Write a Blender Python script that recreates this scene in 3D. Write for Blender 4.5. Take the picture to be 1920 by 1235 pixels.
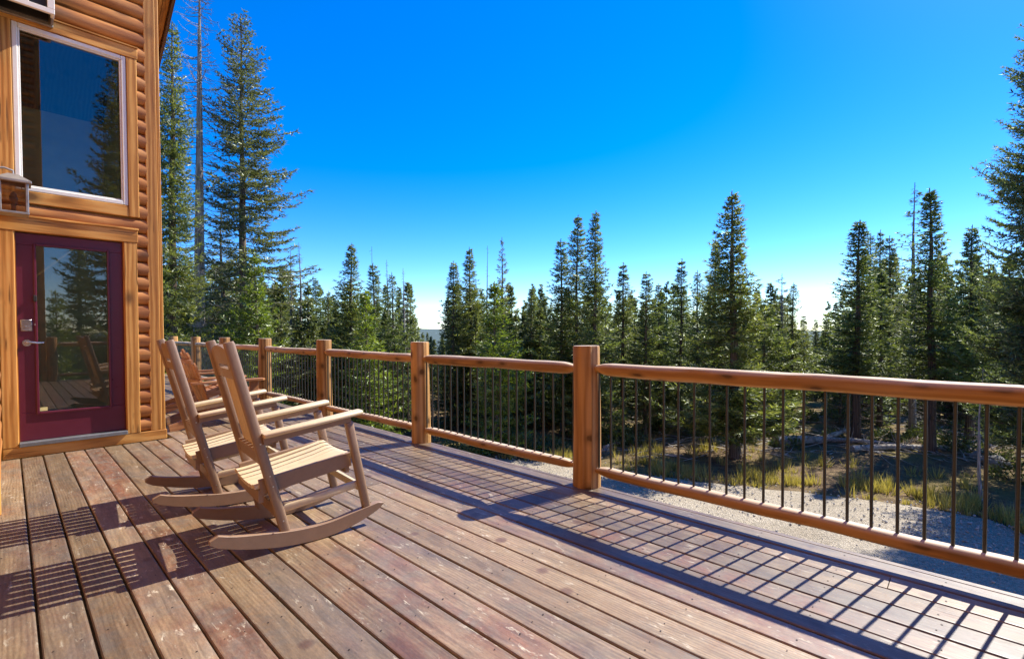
import bpy, bmesh, math, random
import numpy as np
from mathutils import Matrix, Vector, noise as mnoise

for o in list(bpy.data.objects): bpy.data.objects.remove(o)
sc = bpy.context.scene
COL = sc.collection
R = math.radians
rng = np.random.default_rng(7)
random.seed(7)

# ------------------------------------------------------------------ camera
F = 897.0; PITCH = R(-1.2); ROLL = R(-0.2); HOR = 620.0; CAMH = 1.2
TH = math.atan2(946.0, F)
fw = Vector((math.sin(TH)*math.cos(PITCH), math.cos(TH)*math.cos(PITCH), math.sin(PITCH)))
rt0 = Vector((math.cos(TH), -math.sin(TH), 0)); up0 = rt0.cross(fw)
rt = rt0*math.cos(ROLL) + up0*math.sin(ROLL); up = -rt0*math.sin(ROLL) + up0*math.cos(ROLL)
PPX, PPY = 960.0, HOR + F*math.tan(-PITCH)
cam_d = bpy.data.cameras.new('camera'); cam = bpy.data.objects.new('camera', cam_d); COL.objects.link(cam)
cam.matrix_world = Matrix(((rt.x, up.x, -fw.x, 0), (rt.y, up.y, -fw.y, 0), (rt.z, up.z, -fw.z, CAMH), (0, 0, 0, 1)))
cam_d.sensor_width = 36; cam_d.sensor_fit = 'HORIZONTAL'; cam_d.lens = F/1920*36
cam_d.shift_y = (PPY-617.5)/1920; cam_d.clip_start = .05; cam_d.clip_end = 12000
sc.camera = cam
sc.render.resolution_x = 1024; sc.render.resolution_y = 658

# ------------------------------------------------------------------ sky, sun, exposure
SUN_EL = R(46.5); SUN_AZ = R(-11.3)          # azimuth measured from +X towards +Y
w = bpy.data.worlds.new('World'); sc.world = w; w.use_nodes = True
nt = w.node_tree; bg = nt.nodes['Background']
sky = nt.nodes.new('ShaderNodeTexSky'); sky.sky_type = 'NISHITA'; sky.sun_disc = False
sky.sun_elevation = SUN_EL; sky.sun_rotation = R(90) - SUN_AZ
sky.altitude = 2800; sky.air_density = 1.15; sky.dust_density = 0.9; sky.ozone_density = 4.0
hs = nt.nodes.new('ShaderNodeHueSaturation'); hs.inputs['Saturation'].default_value = 1.42; hs.inputs['Value'].default_value = .96; hs.inputs['Hue'].default_value = .5125
nt.links.new(sky.outputs[0], hs.inputs['Color']); nt.links.new(hs.outputs[0], bg.inputs['Color'])
bg.inputs['Strength'].default_value = 0.15
sd = bpy.data.lights.new('sun', 'SUN'); sd.energy = 4.7; sd.angle = R(.53); sd.color = (1, .95, .86)
sun = bpy.data.objects.new('sun', sd); COL.objects.link(sun)
sdir = Vector((math.cos(SUN_AZ)*math.cos(SUN_EL), math.sin(SUN_AZ)*math.cos(SUN_EL), math.sin(SUN_EL)))
sun.rotation_euler = sdir.to_track_quat('Z', 'Y').to_euler(); sun.location = (20, -5, 30)
vs = sc.view_settings; vs.view_transform = 'Standard'; vs.look = 'None'; vs.gamma = 1; vs.exposure = 1.06
try: vs.use_curve_mapping = False
except Exception: pass

# ------------------------------------------------------------------ helpers: pixels of the photograph -> directions
def ray(x, y): return fw + rt*((x-PPX)/F) - up*((y-PPY)/F)
def at(px, depth):
    d = ray(px, HOR); k = depth/(d.dot(fw)); return d.x*k, d.y*k
def ztop(py, depth, px=960):
    d = ray(px, py); return CAMH + d.z*depth/d.dot(fw)

# ------------------------------------------------------------------ materials
def nodes(name):
    m = bpy.data.materials.new(name); m.use_nodes = True; t = m.node_tree
    return m, t, t.nodes['Principled BSDF']
def N(t, typ, **kw):
    n = t.nodes.new(typ)
    for k, v in kw.items():
        if k in n.inputs: n.inputs[k].default_value = v
        else: setattr(n, k, v)
    return n
def L(t, a, b): t.links.new(a, b)
def ramp(t, fac, stops, interp='LINEAR'):
    r = t.nodes.new('ShaderNodeValToRGB'); e = r.color_ramp.elements; r.color_ramp.interpolation = interp
    while len(e) < len(stops): e.new(.5)
    for i, (p, c) in enumerate(stops):
        e[i].position = p; e[i].color = (c, c, c, 1) if isinstance(c, (int, float)) else (*c, 1)
    if fac is not None: L(t, fac, r.inputs[0])
    return r.outputs[0]
def mix(t, fac, a, b, mode='MIX'):
    n = t.nodes.new('ShaderNodeMix'); n.data_type = 'RGBA'; n.blend_type = mode
    for i, v in ((0, fac), (6, a), (7, b)):
        if hasattr(v, 'is_output'): L(t, v, n.inputs[i])
        elif i == 0: n.inputs[0].default_value = v
        else: n.inputs[i].default_value = (*v, 1) if len(v) == 3 else v
    return n.outputs[2]
def math_(t, op, a, b=0.0):
    n = t.nodes.new('ShaderNodeMath'); n.operation = op
    for i, v in enumerate((a, b)):
        if hasattr(v, 'is_output'): L(t, v, n.inputs[i])
        else: n.inputs[i].default_value = v
    return n.outputs[0]
def objvec(t, axis, stretch, seedmul=53.0):
    """object coordinates, shifted per object, squeezed along the grain axis"""
    tc = N(t, 'ShaderNodeTexCoord'); oi = N(t, 'ShaderNodeObjectInfo')
    cb = t.nodes.new('ShaderNodeCombineXYZ')
    for i, k in enumerate((seedmul, seedmul*1.7, seedmul*.6)): L(t, math_(t, 'MULTIPLY', oi.outputs['Random'], k), cb.inputs[i])
    add = N(t, 'ShaderNodeVectorMath', operation='ADD'); L(t, tc.outputs['Object'], add.inputs[0]); L(t, cb.outputs[0], add.inputs[1])
    mp = t.nodes.new('ShaderNodeMapping'); s = [1, 1, 1]; s['xyz'.index(axis)] = stretch; mp.inputs['Scale'].default_value = s
    L(t, add.outputs[0], mp.inputs['Vector'])
    return mp.outputs[0], add.outputs[0], oi.outputs['Random']
def noise(t, vec, scale, detail=4, rough=.55, dist=0):
    n = N(t, 'ShaderNodeTexNoise', Scale=scale, Detail=detail, Roughness=rough, Distortion=dist)
    L(t, vec, n.inputs['Vector']); return n.outputs['Fac']
def bump(t, b, h, strength=.3, distance=.01):
    n = N(t, 'ShaderNodeBump', Strength=strength, Distance=distance); L(t, h, n.inputs['Height']); L(t, n.outputs[0], b.inputs['Normal'])

def mat_wood(name, dark, mid, light, axis, rough=.5, knots=True, spec=.35, weather=0.0, top_highlight=0.0, roundknots=False):
    m, t, b = nodes(name)
    v, raw, rnd = objvec(t, axis, .07)
    g = noise(t, v, 26, 6, .6, .6); g2 = noise(t, v, 90, 3)
    big = noise(t, raw, 1.6, 4, .6)
    wv = N(t, 'ShaderNodeTexWave', Scale=7.0, Distortion=7.0, Detail=3.0); wv.inputs['Detail Scale'].default_value = 1.2
    L(t, v, wv.inputs['Vector'])
    gg = math_(t, 'ADD', math_(t, 'MULTIPLY', g, .6), math_(t, 'MULTIPLY', wv.outputs['Fac'], .4))
    c = ramp(t, gg, [(.25, dark), (.5, mid), (.75, light)])
    c = mix(t, ramp(t, big, [(.3, 0), (.75, .55)]), c, tuple(x*.62 for x in mid))
    c = mix(t, .8, c, ramp(t, rnd, [(0, (.70, .66, .64)), (.3, (.92, .86, .82)), (.6, (1, 1, 1)), (1, (1.12, 1.1, 1.04))]), 'MULTIPLY')
    if weather:
        c = mix(t, ramp(t, noise(t, v, 9, 5), [(.5, 0), (.72, weather)]), c, (.36, .27, .2))
    if knots:
        vo = N(t, 'ShaderNodeTexVoronoi', Scale=3.4); mp = t.nodes.new('ShaderNodeMapping')
        s = [1, 1, 1]; s['xyz'.index(axis)] = .55; mp.inputs['Scale'].default_value = s
        L(t, raw, mp.inputs[0]); L(t, mp.outputs[0], vo.inputs['Vector'])
        k = ramp(t, vo.outputs['Distance'], [(.0, .9), (.10, .8), (.15, .35), (.22, 0)])
        c = mix(t, k, c, tuple(x*.35 for x in dark))
    if roundknots:
        ge = N(t, 'ShaderNodeNewGeometry'); sn = N(t, 'ShaderNodeSeparateXYZ'); L(t, ge.outputs['Normal'], sn.inputs[0]); sp = N(t, 'ShaderNodeSeparateXYZ'); L(t, raw, sp.inputs[0])
        p_, q_ = {'x': ('Y', 'Z'), 'y': ('X', 'Z'), 'z': ('X', 'Y')}[axis]
        ang = math_(t, 'MULTIPLY', math_(t, 'ARCTAN2', sn.outputs[p_], sn.outputs[q_]), .085)
        cb = t.nodes.new('ShaderNodeCombineXYZ'); L(t, ang, cb.inputs[0]); L(t, math_(t, 'MULTIPLY', sp.outputs[axis.upper()], .62), cb.inputs[1]); L(t, math_(t, 'MULTIPLY', rnd, 40.0), cb.inputs[2])
        jig = N(t, 'ShaderNodeVectorMath', operation='ADD'); nz = N(t, 'ShaderNodeTexNoise', Scale=9.0); L(t, raw, nz.inputs['Vector']); sc_ = N(t, 'ShaderNodeVectorMath', operation='SCALE'); sc_.inputs['Scale'].default_value = .03; L(t, nz.outputs['Color'], sc_.inputs[0])
        L(t, cb.outputs[0], jig.inputs[0]); L(t, sc_.outputs[0], jig.inputs[1])
        vk = N(t, 'ShaderNodeTexVoronoi', Scale=5.0, voronoi_dimensions='2D'); L(t, jig.outputs[0], vk.inputs['Vector'])
        c = mix(t, ramp(t, vk.outputs['Distance'], [(0, .95), (.08, .85), (.11, .45), (.24, 0)]), c, tuple(x*.32 for x in dark))
    vc, _, _ = objvec(t, axis, .022)
    crk = math_(t, 'MULTIPLY', ramp(t, noise(t, vc, 34, 2, .5, .2), [(.66, 0), (.70, 1)]), ramp(t, noise(t, raw, 2.3, 2), [(.48, 0), (.56, .8)]))
    c = mix(t, crk, c, tuple(x*.3 for x in dark))
    if top_highlight:  # sunlit highlight along log tops, painted as pale colour on upward faces
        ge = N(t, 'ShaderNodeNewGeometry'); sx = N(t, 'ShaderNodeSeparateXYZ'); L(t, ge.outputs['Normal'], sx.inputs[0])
        wz = math_(t, 'MULTIPLY', ramp(t, sx.outputs['Z'], [(.22, 0), (.72, 1)]), ramp(t, noise(t, v, 14, 5), [(.25, .35*top_highlight), (.6, top_highlight)]))
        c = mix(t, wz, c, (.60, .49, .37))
    L(t, c, b.inputs['Base Color'])
    L(t, ramp(t, g, [(.3, rough-.08), (.7, rough+.12)]), b.inputs['Roughness']); b.inputs['Specular IOR Level'].default_value = spec
    bump(t, b, math_(t, 'ADD', gg, math_(t, 'MULTIPLY', g2, .4)), .25, .004)
    return m

def mat_deck():
    m, t, b = nodes('deck_boards')
    v, raw, rnd = objvec(t, 'y', .085, 71.0)
    v2, _, _ = objvec(t, 'y', .3, 71.0)
    r2 = math_(t, 'FRACT', math_(t, 'MULTIPLY', rnd, 17.37))
    fine = noise(t, v, 70, 5, .65, .3); streak = noise(t, v, 22, 6, .6, 1.0)
    v3, _, _ = objvec(t, 'y', .17, 71.0)
    wv = N(t, 'ShaderNodeTexWave', Scale=19.0, Distortion=11.0, Detail=2.0); wv.inputs['Detail Scale'].default_value = .42; wv.inputs['Detail Roughness'].default_value = .4
    L(t, v3, wv.inputs['Vector'])
    r3 = math_(t, 'FRACT', math_(t, 'MULTIPLY', rnd, 41.7))
    blot = noise(t, v2, 3.4, 8, .66, .6); blot2 = noise(t, v2, 2.1, 7, .62, .8); blot3 = noise(t, raw, 7, 7, .66, .5); blot4 = noise(t, v2, 9, 8, .7, .3)
    stain = ramp(t, r2, [(0, (.145, .072, .050)), (.2, (.165, .100, .070)), (.4, (.175, .130, .115)), (.6, (.150, .095, .082)), (.8, (.215, .150, .098)), (1, (.200, .155, .135))])
    c = mix(t, ramp(t, blot2, [(.46, 0), (.66, .62)]), stain, (.215, .088, .048))
    c = mix(t, ramp(t, blot3, [(.44, 0), (.62, .7)]), c, (.145, .122, .112))
    c = mix(t, ramp(t, blot4, [(.48, 0), (.64, .6)]), c, (.275, .195, .135))
    bare = mix(t, math_(t, 'MULTIPLY', wv.outputs['Fac'], .7), (.225, .155, .10), (.33, .245, .165))
    c = mix(t, ramp(t, math_(t, 'ADD', blot, math_(t, 'MULTIPLY', r3, .16)), [(.52, 0.0), (.70, .75)]), c, bare)
    brk = ramp(t, blot2, [(.35, .15), (.6, 1)])
    c = mix(t, math_(t, 'MULTIPLY', ramp(t, r3, [(.25, 0), (1, .62)]), brk), c, ramp(t, wv.outputs['Fac'], [(0, .62), (.35, 1), (1, 1.05)]), 'MULTIPLY')
    c = mix(t, .62, c, ramp(t, streak, [(.30, .42), (.5, 1), (.72, 1.4)]), 'MULTIPLY')
    c = mix(t, .45, c, ramp(t, fine, [(.3, .62), (.6, 1.1)]), 'MULTIPLY')
    # flaking finish: pale flecks with their own shape
    fl = noise(t, v2, 38, 6, .7, .5); msk = noise(t, raw, 3.1, 3)
    flk = math_(t, 'MULTIPLY', ramp(t, fl, [(.58, 0), (.66, 1)]), ramp(t, msk, [(.42, .05), (.58, .95)]))
    c = mix(t, flk, c, (.46, .41, .36))
    vo = N(t, 'ShaderNodeTexVoronoi', Scale=2.6); L(t, raw, vo.inputs['Vector'])
    c = mix(t, ramp(t, vo.outputs['Distance'], [(0, .9), (.07, .7), (.11, 0)]), c, (.10, .05, .035))
    c = mix(t, .5, c, ramp(t, noise(t, v2, 160, 4, .7), [(.3, .55), (.65, 1.2)]), 'MULTIPLY')
    c = mix(t, 1.0, c, (.97, .92, .75), 'MULTIPLY')
    c = mix(t, .8, c, ramp(t, math_(t, 'FRACT', math_(t, 'MULTIPLY', rnd, 91.3)), [(0, .55), (.5, .95), (1, 1.32)]), 'MULTIPLY')
    L(t, c, b.inputs['Base Color'])
    L(t, ramp(t, blot3, [(.3, .36), (.7, .58)]), b.inputs['Roughness']); b.inputs['Specular IOR Level'].default_value = .62
    h = math_(t, 'ADD', math_(t, 'MULTIPLY', wv.outputs['Fac'], .08), math_(t, 'ADD', streak, math_(t, 'MULTIPLY', fine, .6)))
    bump(t, b, h, .28, .003)
    return m

def mat_plain(name, col, rough=.5, metal=0.0, spec=.5, var=.12, scale=12.0, bumps=0.0):
    m, t, b = nodes(name)
    tc = N(t, 'ShaderNodeTexCoord'); n = noise(t, tc.outputs['Object'], scale, 5, .6)
    c = ramp(t, n, [(.3, tuple(x*(1-var) for x in col)), (.7, tuple(min(1, x*(1+var)) for x in col))])
    L(t, c, b.inputs['Base Color']); L(t, ramp(t, n, [(.3, max(0, rough-.06)), (.7, rough+.06)]), b.inputs['Roughness'])
    b.inputs['Metallic'].default_value = metal; b.inputs['Specular IOR Level'].default_value = spec
    if bumps: bump(t, b, noise(t, tc.outputs['Object'], scale*6, 3), bumps, .003)
    return m

def mat_glass(name, tint=(.8, .82, .8), ior=1.9):
    m = bpy.data.materials.new(name); m.use_nodes = True; t = m.node_tree; t.nodes.clear()
    out = N(t, 'ShaderNodeOutputMaterial'); mx = N(t, 'ShaderNodeMixShader')
    tr = N(t, 'ShaderNodeBsdfTransparent'); tr.inputs[0].default_value = (*tint, 1)
    gl = N(t, 'ShaderNodeBsdfGlossy'); gl.inputs['Roughness'].default_value = .008; gl.inputs[0].default_value = (1, .84, .80, 1)
    fr = N(t, 'ShaderNodeFresnel'); fr.inputs[0].default_value = ior
    L(t, fr.outputs[0], mx.inputs[0]); L(t, tr.outputs[0], mx.inputs[1]); L(t, gl.outputs[0], mx.inputs[2]); L(t, mx.outputs[0], out.inputs[0])
    return m

def mat_leaf(name, dark, mid, light, trans=.52):
    m = bpy.data.materials.new(name); m.use_nodes = True; t = m.node_tree; t.nodes.clear()
    out = N(t, 'ShaderNodeOutputMaterial')
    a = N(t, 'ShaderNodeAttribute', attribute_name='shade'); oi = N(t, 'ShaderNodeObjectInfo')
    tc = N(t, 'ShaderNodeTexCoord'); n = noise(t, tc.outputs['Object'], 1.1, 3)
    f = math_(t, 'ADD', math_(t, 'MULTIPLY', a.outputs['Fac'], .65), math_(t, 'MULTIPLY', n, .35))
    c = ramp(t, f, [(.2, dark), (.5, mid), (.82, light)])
    c = mix(t, .7, c, ramp(t, oi.outputs['Random'], [(0, (.8, .9, .85)), (.5, (1, 1, 1)), (1, (1.15, 1.05, .8))]), 'MULTIPLY')
    d = N(t, 'ShaderNodeBsdfDiffuse'); tl = N(t, 'ShaderNodeBsdfTranslucent'); gl = N(t, 'ShaderNodeBsdfGlossy'); gl.inputs['Roughness'].default_value = .45
    gl.inputs[0].default_value = (.75, .8, .68, 1)
    L(t, c, d.inputs[0]); L(t, mix(t, 1.0, c, (1.25, 1.3, .6), 'MULTIPLY'), tl.inputs[0])
    m1 = N(t, 'ShaderNodeMixShader'); m1.inputs[0].default_value = trans; L(t, d.outputs[0], m1.inputs[1]); L(t, tl.outputs[0], m1.inputs[2])
    m2 = N(t, 'ShaderNodeMixShader'); m2.inputs[0].default_value = .085; L(t, m1.outputs[0], m2.inputs[1]); L(t, gl.outputs[0], m2.inputs[2])
    L(t, m2.outputs[0], out.inputs[0])
    return m

def mat_ground():
    m, t, b = nodes('forest_floor')
    tc = N(t, 'ShaderNodeTexCoord'); v = tc.outputs['Object']
    n1 = noise(t, v, .5, 6, .65); n2 = noise(t, v, 3.0, 6, .7); n3 = noise(t, v, 22, 4, .7)
    c = ramp(t, n2, [(.25, (.06, .042, .026)), (.45, (.15, .10, .058)), (.6, (.25, .175, .09)), (.78, (.36, .28, .16))])
    c = mix(t, ramp(t, n1, [(.45, 0), (.62, .75)]), c, (.21, .175, .055))
    c = mix(t, .7, c, ramp(t, n3, [(.3, .45), (.7, 1.35)]), 'MULTIPLY')
    sp = N(t, 'ShaderNodeSeparateXYZ'); L(t, v, sp.inputs[0])
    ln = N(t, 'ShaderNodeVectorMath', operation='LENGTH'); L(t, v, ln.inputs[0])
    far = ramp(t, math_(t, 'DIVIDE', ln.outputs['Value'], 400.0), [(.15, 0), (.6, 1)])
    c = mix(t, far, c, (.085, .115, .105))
    L(t, c, b.inputs['Base Color']); b.inputs['Roughness'].default_value = .95; b.inputs['Specular IOR Level'].default_value = .1
    bump(t, b, math_(t, 'ADD', n2, math_(t, 'MULTIPLY', n3, .5)), .8, .12)
    return m
def mat_gravel():
    m, t, b = nodes('gravel')
    tc = N(t, 'ShaderNodeTexCoord'); v = tc.outputs['Object']
    vo = N(t, 'ShaderNodeTexVoronoi', Scale=34.0); L(t, v, vo.inputs['Vector'])
    n1 = noise(t, v, .7, 5, .6); n2 = noise(t, v, 9, 5, .7); n3 = noise(t, v, 60, 3, .7)
    c = ramp(t, n3, [(.25, (.22, .20, .17)), (.5, (.47, .445, .40)), (.75, (.68, .66, .61))])
    c = mix(t, .6, c, ramp(t, vo.outputs['Color'], [(.2, .55), (.8, 1.3)]), 'MULTIPLY')
    c = mix(t, .8, c, ramp(t, n1, [(.3, (.82, .78, .72)), (.7, (1.08, 1.07, 1.05))]), 'MULTIPLY')
    c = mix(t, .6, c, ramp(t, n2, [(.3, .7), (.7, 1.15)]), 'MULTIPLY')
    c = mix(t, 1.0, c, (1.12, 1.02, .86), 'MULTIPLY')
    L(t, c, b.inputs['Base Color']); b.inputs['Roughness'].default_value = .93; b.inputs['Specular IOR Level'].default_value = .15
    bump(t, b, math_(t, 'ADD', vo.outputs['Distance'], math_(t, 'ADD', n3, n2)), .9, .04)
    return m

M = {}
M['deck'] = mat_deck()
for ax in 'xyz':
    M['cedar_'+ax] = mat_wood('cedar_trim_'+ax, (.34, .135, .022), (.57, .255, .052), (.68, .36, .095), ax, .5)
    M['log_'+ax] = mat_wood('log_siding_'+ax, (.29, .102, .022), (.48, .185, .040), (.58, .26, .070), ax, .5, spec=.4, weather=.2)
    M['rail_'+ax] = mat_wood('railing_log_'+ax, (.26, .112, .024), (.48, .242, .068), (.61, .335, .115), ax, .58, spec=.3, weather=.45, top_highlight=.85, roundknots=True)
M['dark_trim'] = mat_wood('fascia_brown', (.06, .03, .018), (.10, .05, .03), (.14, .075, .045), 'y', .6)
M['brown_poly'] = mat_plain('brown_lumber', (.262, .162, .098), .42, var=.07, scale=30, bumps=.1)
M['tan_poly'] = mat_plain('tan_lumber', (.60, .46, .275), .45, var=.06, scale=30, bumps=.1)
M['adirondack'] = mat_wood('adirondack_wood', (.24, .09, .03), (.38, .16, .055), (.48, .23, .09), 'x', .5, knots=False, weather=.5)
M['screw'] = mat_plain('steel_screw', (.6, .58, .55), .3, 1.0)
M['nail'] = mat_plain('nail_rust', (.035, .022, .018), .6, .4)
M['rod'] = mat_plain('bronze_rod', (.030, .033, .029), .42, .0, var=.2)
M['door'] = mat_plain('burgundy_paint', (.105, .011, .025), .33, spec=.5, var=.05)
M['steel'] = mat_plain('brushed_nickel', (.55, .53, .50), .28, 1.0, var=.05)
M['sill'] = mat_plain('grey_threshold', (.22, .23, .23), .4, .6)
M['white'] = mat_plain('white_vinyl', (.76, .73, .66), .45, var=.03)
M['pewter'] = mat_plain('pewter_lantern', (.34, .32, .29), .38, .6, var=.2)
M['black'] = mat_plain('black_cavity', (.012, .011, .010), .7)
M['bulb'] = mat_plain('bulb_glass', (.7, .66, .58), .2)
M['glass'] = mat_glass('window_glass', (.86, .86, .82), 1.85); M['clear'] = mat_glass('lantern_glass', (.8, .77, .72), 2.4)
M['pine_wall'] = mat_wood('interior_pine', (.30, .19, .06), (.46, .30, .10), (.55, .38, .14), 'x', .6)
M['room'] = mat_plain('interior_boards', (.52, .35, .13), .6, var=.2, scale=3)
M['paper'] = mat_plain('yellow_sticker', (.75, .66, .25), .6)
M['bark'] = mat_wood('bark', (.075, .055, .042), (.15, .115, .09), (.24, .19, .15), 'z', .9, False, .1)
M['graybark'] = mat_wood('grey_bark', (.17, .15, .13), (.31, .275, .24), (.44, .40, .36), 'z', .9, False, .1)
M['deadwood'] = mat_wood('dead_wood', (.20, .17, .145), (.36, .32, .28), (.52, .48, .43), 'x', .9, False, .1)
M['twig'] = mat_plain('twig', (.13, .10, .08), .9, spec=.1, var=.3)
M['graytwig'] = mat_plain('grey_twig', (.27, .245, .215), .9, spec=.1, var=.3)
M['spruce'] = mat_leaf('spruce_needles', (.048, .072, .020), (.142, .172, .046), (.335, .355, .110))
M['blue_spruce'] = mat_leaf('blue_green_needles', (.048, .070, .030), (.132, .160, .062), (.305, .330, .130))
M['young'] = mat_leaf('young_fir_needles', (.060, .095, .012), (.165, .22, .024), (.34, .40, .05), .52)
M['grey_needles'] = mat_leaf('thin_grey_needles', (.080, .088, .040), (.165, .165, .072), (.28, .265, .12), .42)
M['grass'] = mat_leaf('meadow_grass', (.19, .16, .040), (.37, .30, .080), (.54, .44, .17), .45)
M['shrub'] = mat_leaf('shrub_leaves', (.040, .060, .018), (.10, .13, .035), (.19, .21, .06), .35)
M['ground'] = mat_ground(); M['gravel'] = mat_gravel()
M['stone'] = mat_plain('pale_stone', (.42, .39, .34), .9, spec=.2, var=.4, scale=3)
M['rock'] = mat_plain('granite', (.24, .225, .20), .9, spec=.2, var=.35, scale=5, bumps=.5)

# ------------------------------------------------------------------ mesh helpers
class MB:
    def __init__(s): s.v = []; s.f = []
    def add(s, v, f):
        k = len(s.v); s.v += [tuple(p) for p in v]; s.f += [tuple(i+k for i in q) for q in f]
    def box(s, x0, x1, y0, y1, z0, z1, c=0.0):
        """box with chamfered edges (c)"""
        if c <= 0:
            s.add([(x0,y0,z0),(x1,y0,z0),(x1,y1,z0),(x0,y1,z0),(x0,y0,z1),(x1,y0,z1),(x1,y1,z1),(x0,y1,z1)],
                  [(3,2,1,0),(4,5,6,7),(0,1,5,4),(1,2,6,5),(2,3,7,6),(3,0,4,7)]); return
        bm = bmesh.new(); bmesh.ops.create_cube(bm, size=1)
        for q in bm.verts: q.co = ((x0+x1)/2+q.co.x*(x1-x0), (y0+y1)/2+q.co.y*(y1-y0), (z0+z1)/2+q.co.z*(z1-z0))
        bmesh.ops.bevel(bm, geom=list(bm.edges), offset=c, segments=1, affect='EDGES')
        bm.verts.index_update()
        s.add([tuple(q.co) for q in bm.verts], [[q.index for q in f.verts] for f in bm.faces]); bm.free()
    def prism(s, poly, a0, a1, axis):
        """extrude a 2-D polygon along axis; polygon in the two other axes, cyclic order"""
        n = len(poly)
        def p(q, a): return {'x': (a, q[0], q[1]), 'y': (q[0], a, q[1]), 'z': (q[0], q[1], a)}[axis]
        v = [p(q, a0) for q in poly] + [p(q, a1) for q in poly]
        f = [(i, (i+1) % n, n+(i+1) % n, n+i) for i in range(n)] + [tuple(range(n-1, -1, -1)), tuple(range(n, 2*n))]
        s.add(v, f)
    def tube(s, pts, rad, n=8, prof=None, caps=True):
        """tube along points; rad a list; prof: list of (a,b) multipliers for a non-round section"""
        pts = [Vector(p) for p in pts]; k = len(pts)
        rad = [rad]*k if isinstance(rad, (int, float)) else rad
        vs_ = []; u = None
        for i in range(k):
            d = (pts[min(i+1, k-1)]-pts[max(i-1, 0)]).normalized()
            if u is None:
                h = Vector((0, 0, 1)) if abs(d.z) < .9 else Vector((1, 0, 0)); u = (h - d*h.dot(d)).normalized()
            else: u = (u - d*u.dot(d)).normalized()
            v_ = d.cross(u)
            for j in range(n):
                a = 2*math.pi*j/n
                ca, sa = (math.cos(a), math.sin(a)) if prof is None else prof[j]
                vs_.append(pts[i] + (u*ca + v_*sa)*rad[i])
        fs = [(i*n+j, i*n+(j+1) % n, (i+1)*n+(j+1) % n, (i+1)*n+j) for i in range(k-1) for j in range(n)]
        if caps: fs += [tuple(range(n-1, -1, -1)), tuple((k-1)*n+j for j in range(n))]
        s.add(vs_, fs)
    def mesh(s, name, mat, smooth=False):
        me = bpy.data.meshes.new(name); me.from_pydata(s.v, [], s.f)
        bm = bmesh.new(); bm.from_mesh(me); bmesh.ops.recalc_face_normals(bm, faces=bm.faces); bm.to_mesh(me); bm.free()
        me.materials.append(mat)
        if smooth: me.polygons.foreach_set('use_smooth', [True]*len(me.polygons))
        return me
    def build(s, name, mat, parent=None, smooth=False, **kw): return ob(name, s.mesh(name, mat, smooth), parent, **kw)
def ob(name, me, parent=None, loc=(0, 0, 0), rot=(0, 0, 0), scale=(1, 1, 1)):
    o = bpy.data.objects.new(name, me); COL.objects.link(o); o.location = loc; o.rotation_euler = rot; o.scale = scale
    if parent is not None: o.parent = parent
    return o
def autosmooth(o, ang=40):
    me = o.data; me.polygons.foreach_set('use_smooth', [True]*len(me.polygons))
    bm = bmesh.new(); bm.from_mesh(me)
    for e in bm.edges: e.smooth = not (len(e.link_faces) == 2 and e.calc_face_angle(0) > R(ang))
    bm.to_mesh(me); bm.free(); return o
def thing(name, label, cat, loc=(0, 0, 0), rz=0.0, group=None):
    o = bpy.data.objects.new(name, None); COL.objects.link(o); o.location = loc; o.rotation_euler = (0, 0, rz); o.empty_display_size = .2
    tag(o, label, cat, group); return o
def tag(o, label=None, cat=None, group=None, kind=None):
    for k, v in (('label', label), ('category', cat), ('group', group), ('kind', kind)):
        if v: o[k] = v
    return o
def box(name, mat, parent, *a, c=.003): 
    b = MB(); b.box(*a, c=c); return b.build(name, mat, parent)

# ------------------------------------------------------------------ terrain
GZ = -3.0
def smooth(a, b, x):
    t = min(1, max(0, (x-a)/(b-a))); return t*t*(3-2*t)
def zg(x, y):
    d = x*.7255 + y*.688; r = math.hypot(x, y)
    z = GZ - .06*min(110, max(0, r-26))
    z += smooth(17, 24, d)*(.35*mnoise.noise((x*.13, y*.13, 1.3)) + .12*mnoise.noise((x*.45, y*.45, 4.1)))
    if r > 300:
        a = math.atan2(y, x)
        z += smooth(700, 3600, r)*(10 + 26*mnoise.noise((math.cos(a)*3, math.sin(a)*3, 7)) + 10*mnoise.noise((math.cos(a)*11, math.sin(a)*11, 2)))
    return z
def build_ground():
    radii = [0]+list(np.linspace(2, 60, 59))+list(np.geomspace(64, 4200, 34)); na = 144
    v = [(0, 0, zg(0, 0))]; f = []
    for r in radii[1:]:
        for j in range(na):
            a = 2*math.pi*j/na; x, y = r*math.cos(a), r*math.sin(a); v.append((x, y, zg(x, y)))
    for j in range(na): f.append((0, 1+j, 1+(j+1) % na))
    for i in range(len(radii)-2):
        b0 = 1+i*na
        for j in range(na): f.append((b0+j, b0+na+j, b0+na+(j+1) % na, b0+(j+1) % na))
    me = bpy.data.meshes.new('ground'); me.from_pydata(v, [], f); me.materials.append(M['ground'])
    me.polygons.foreach_set('use_smooth', [True]*len(f))
    return tag(ob('ground', me), kind='structure')
build_ground()
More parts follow.
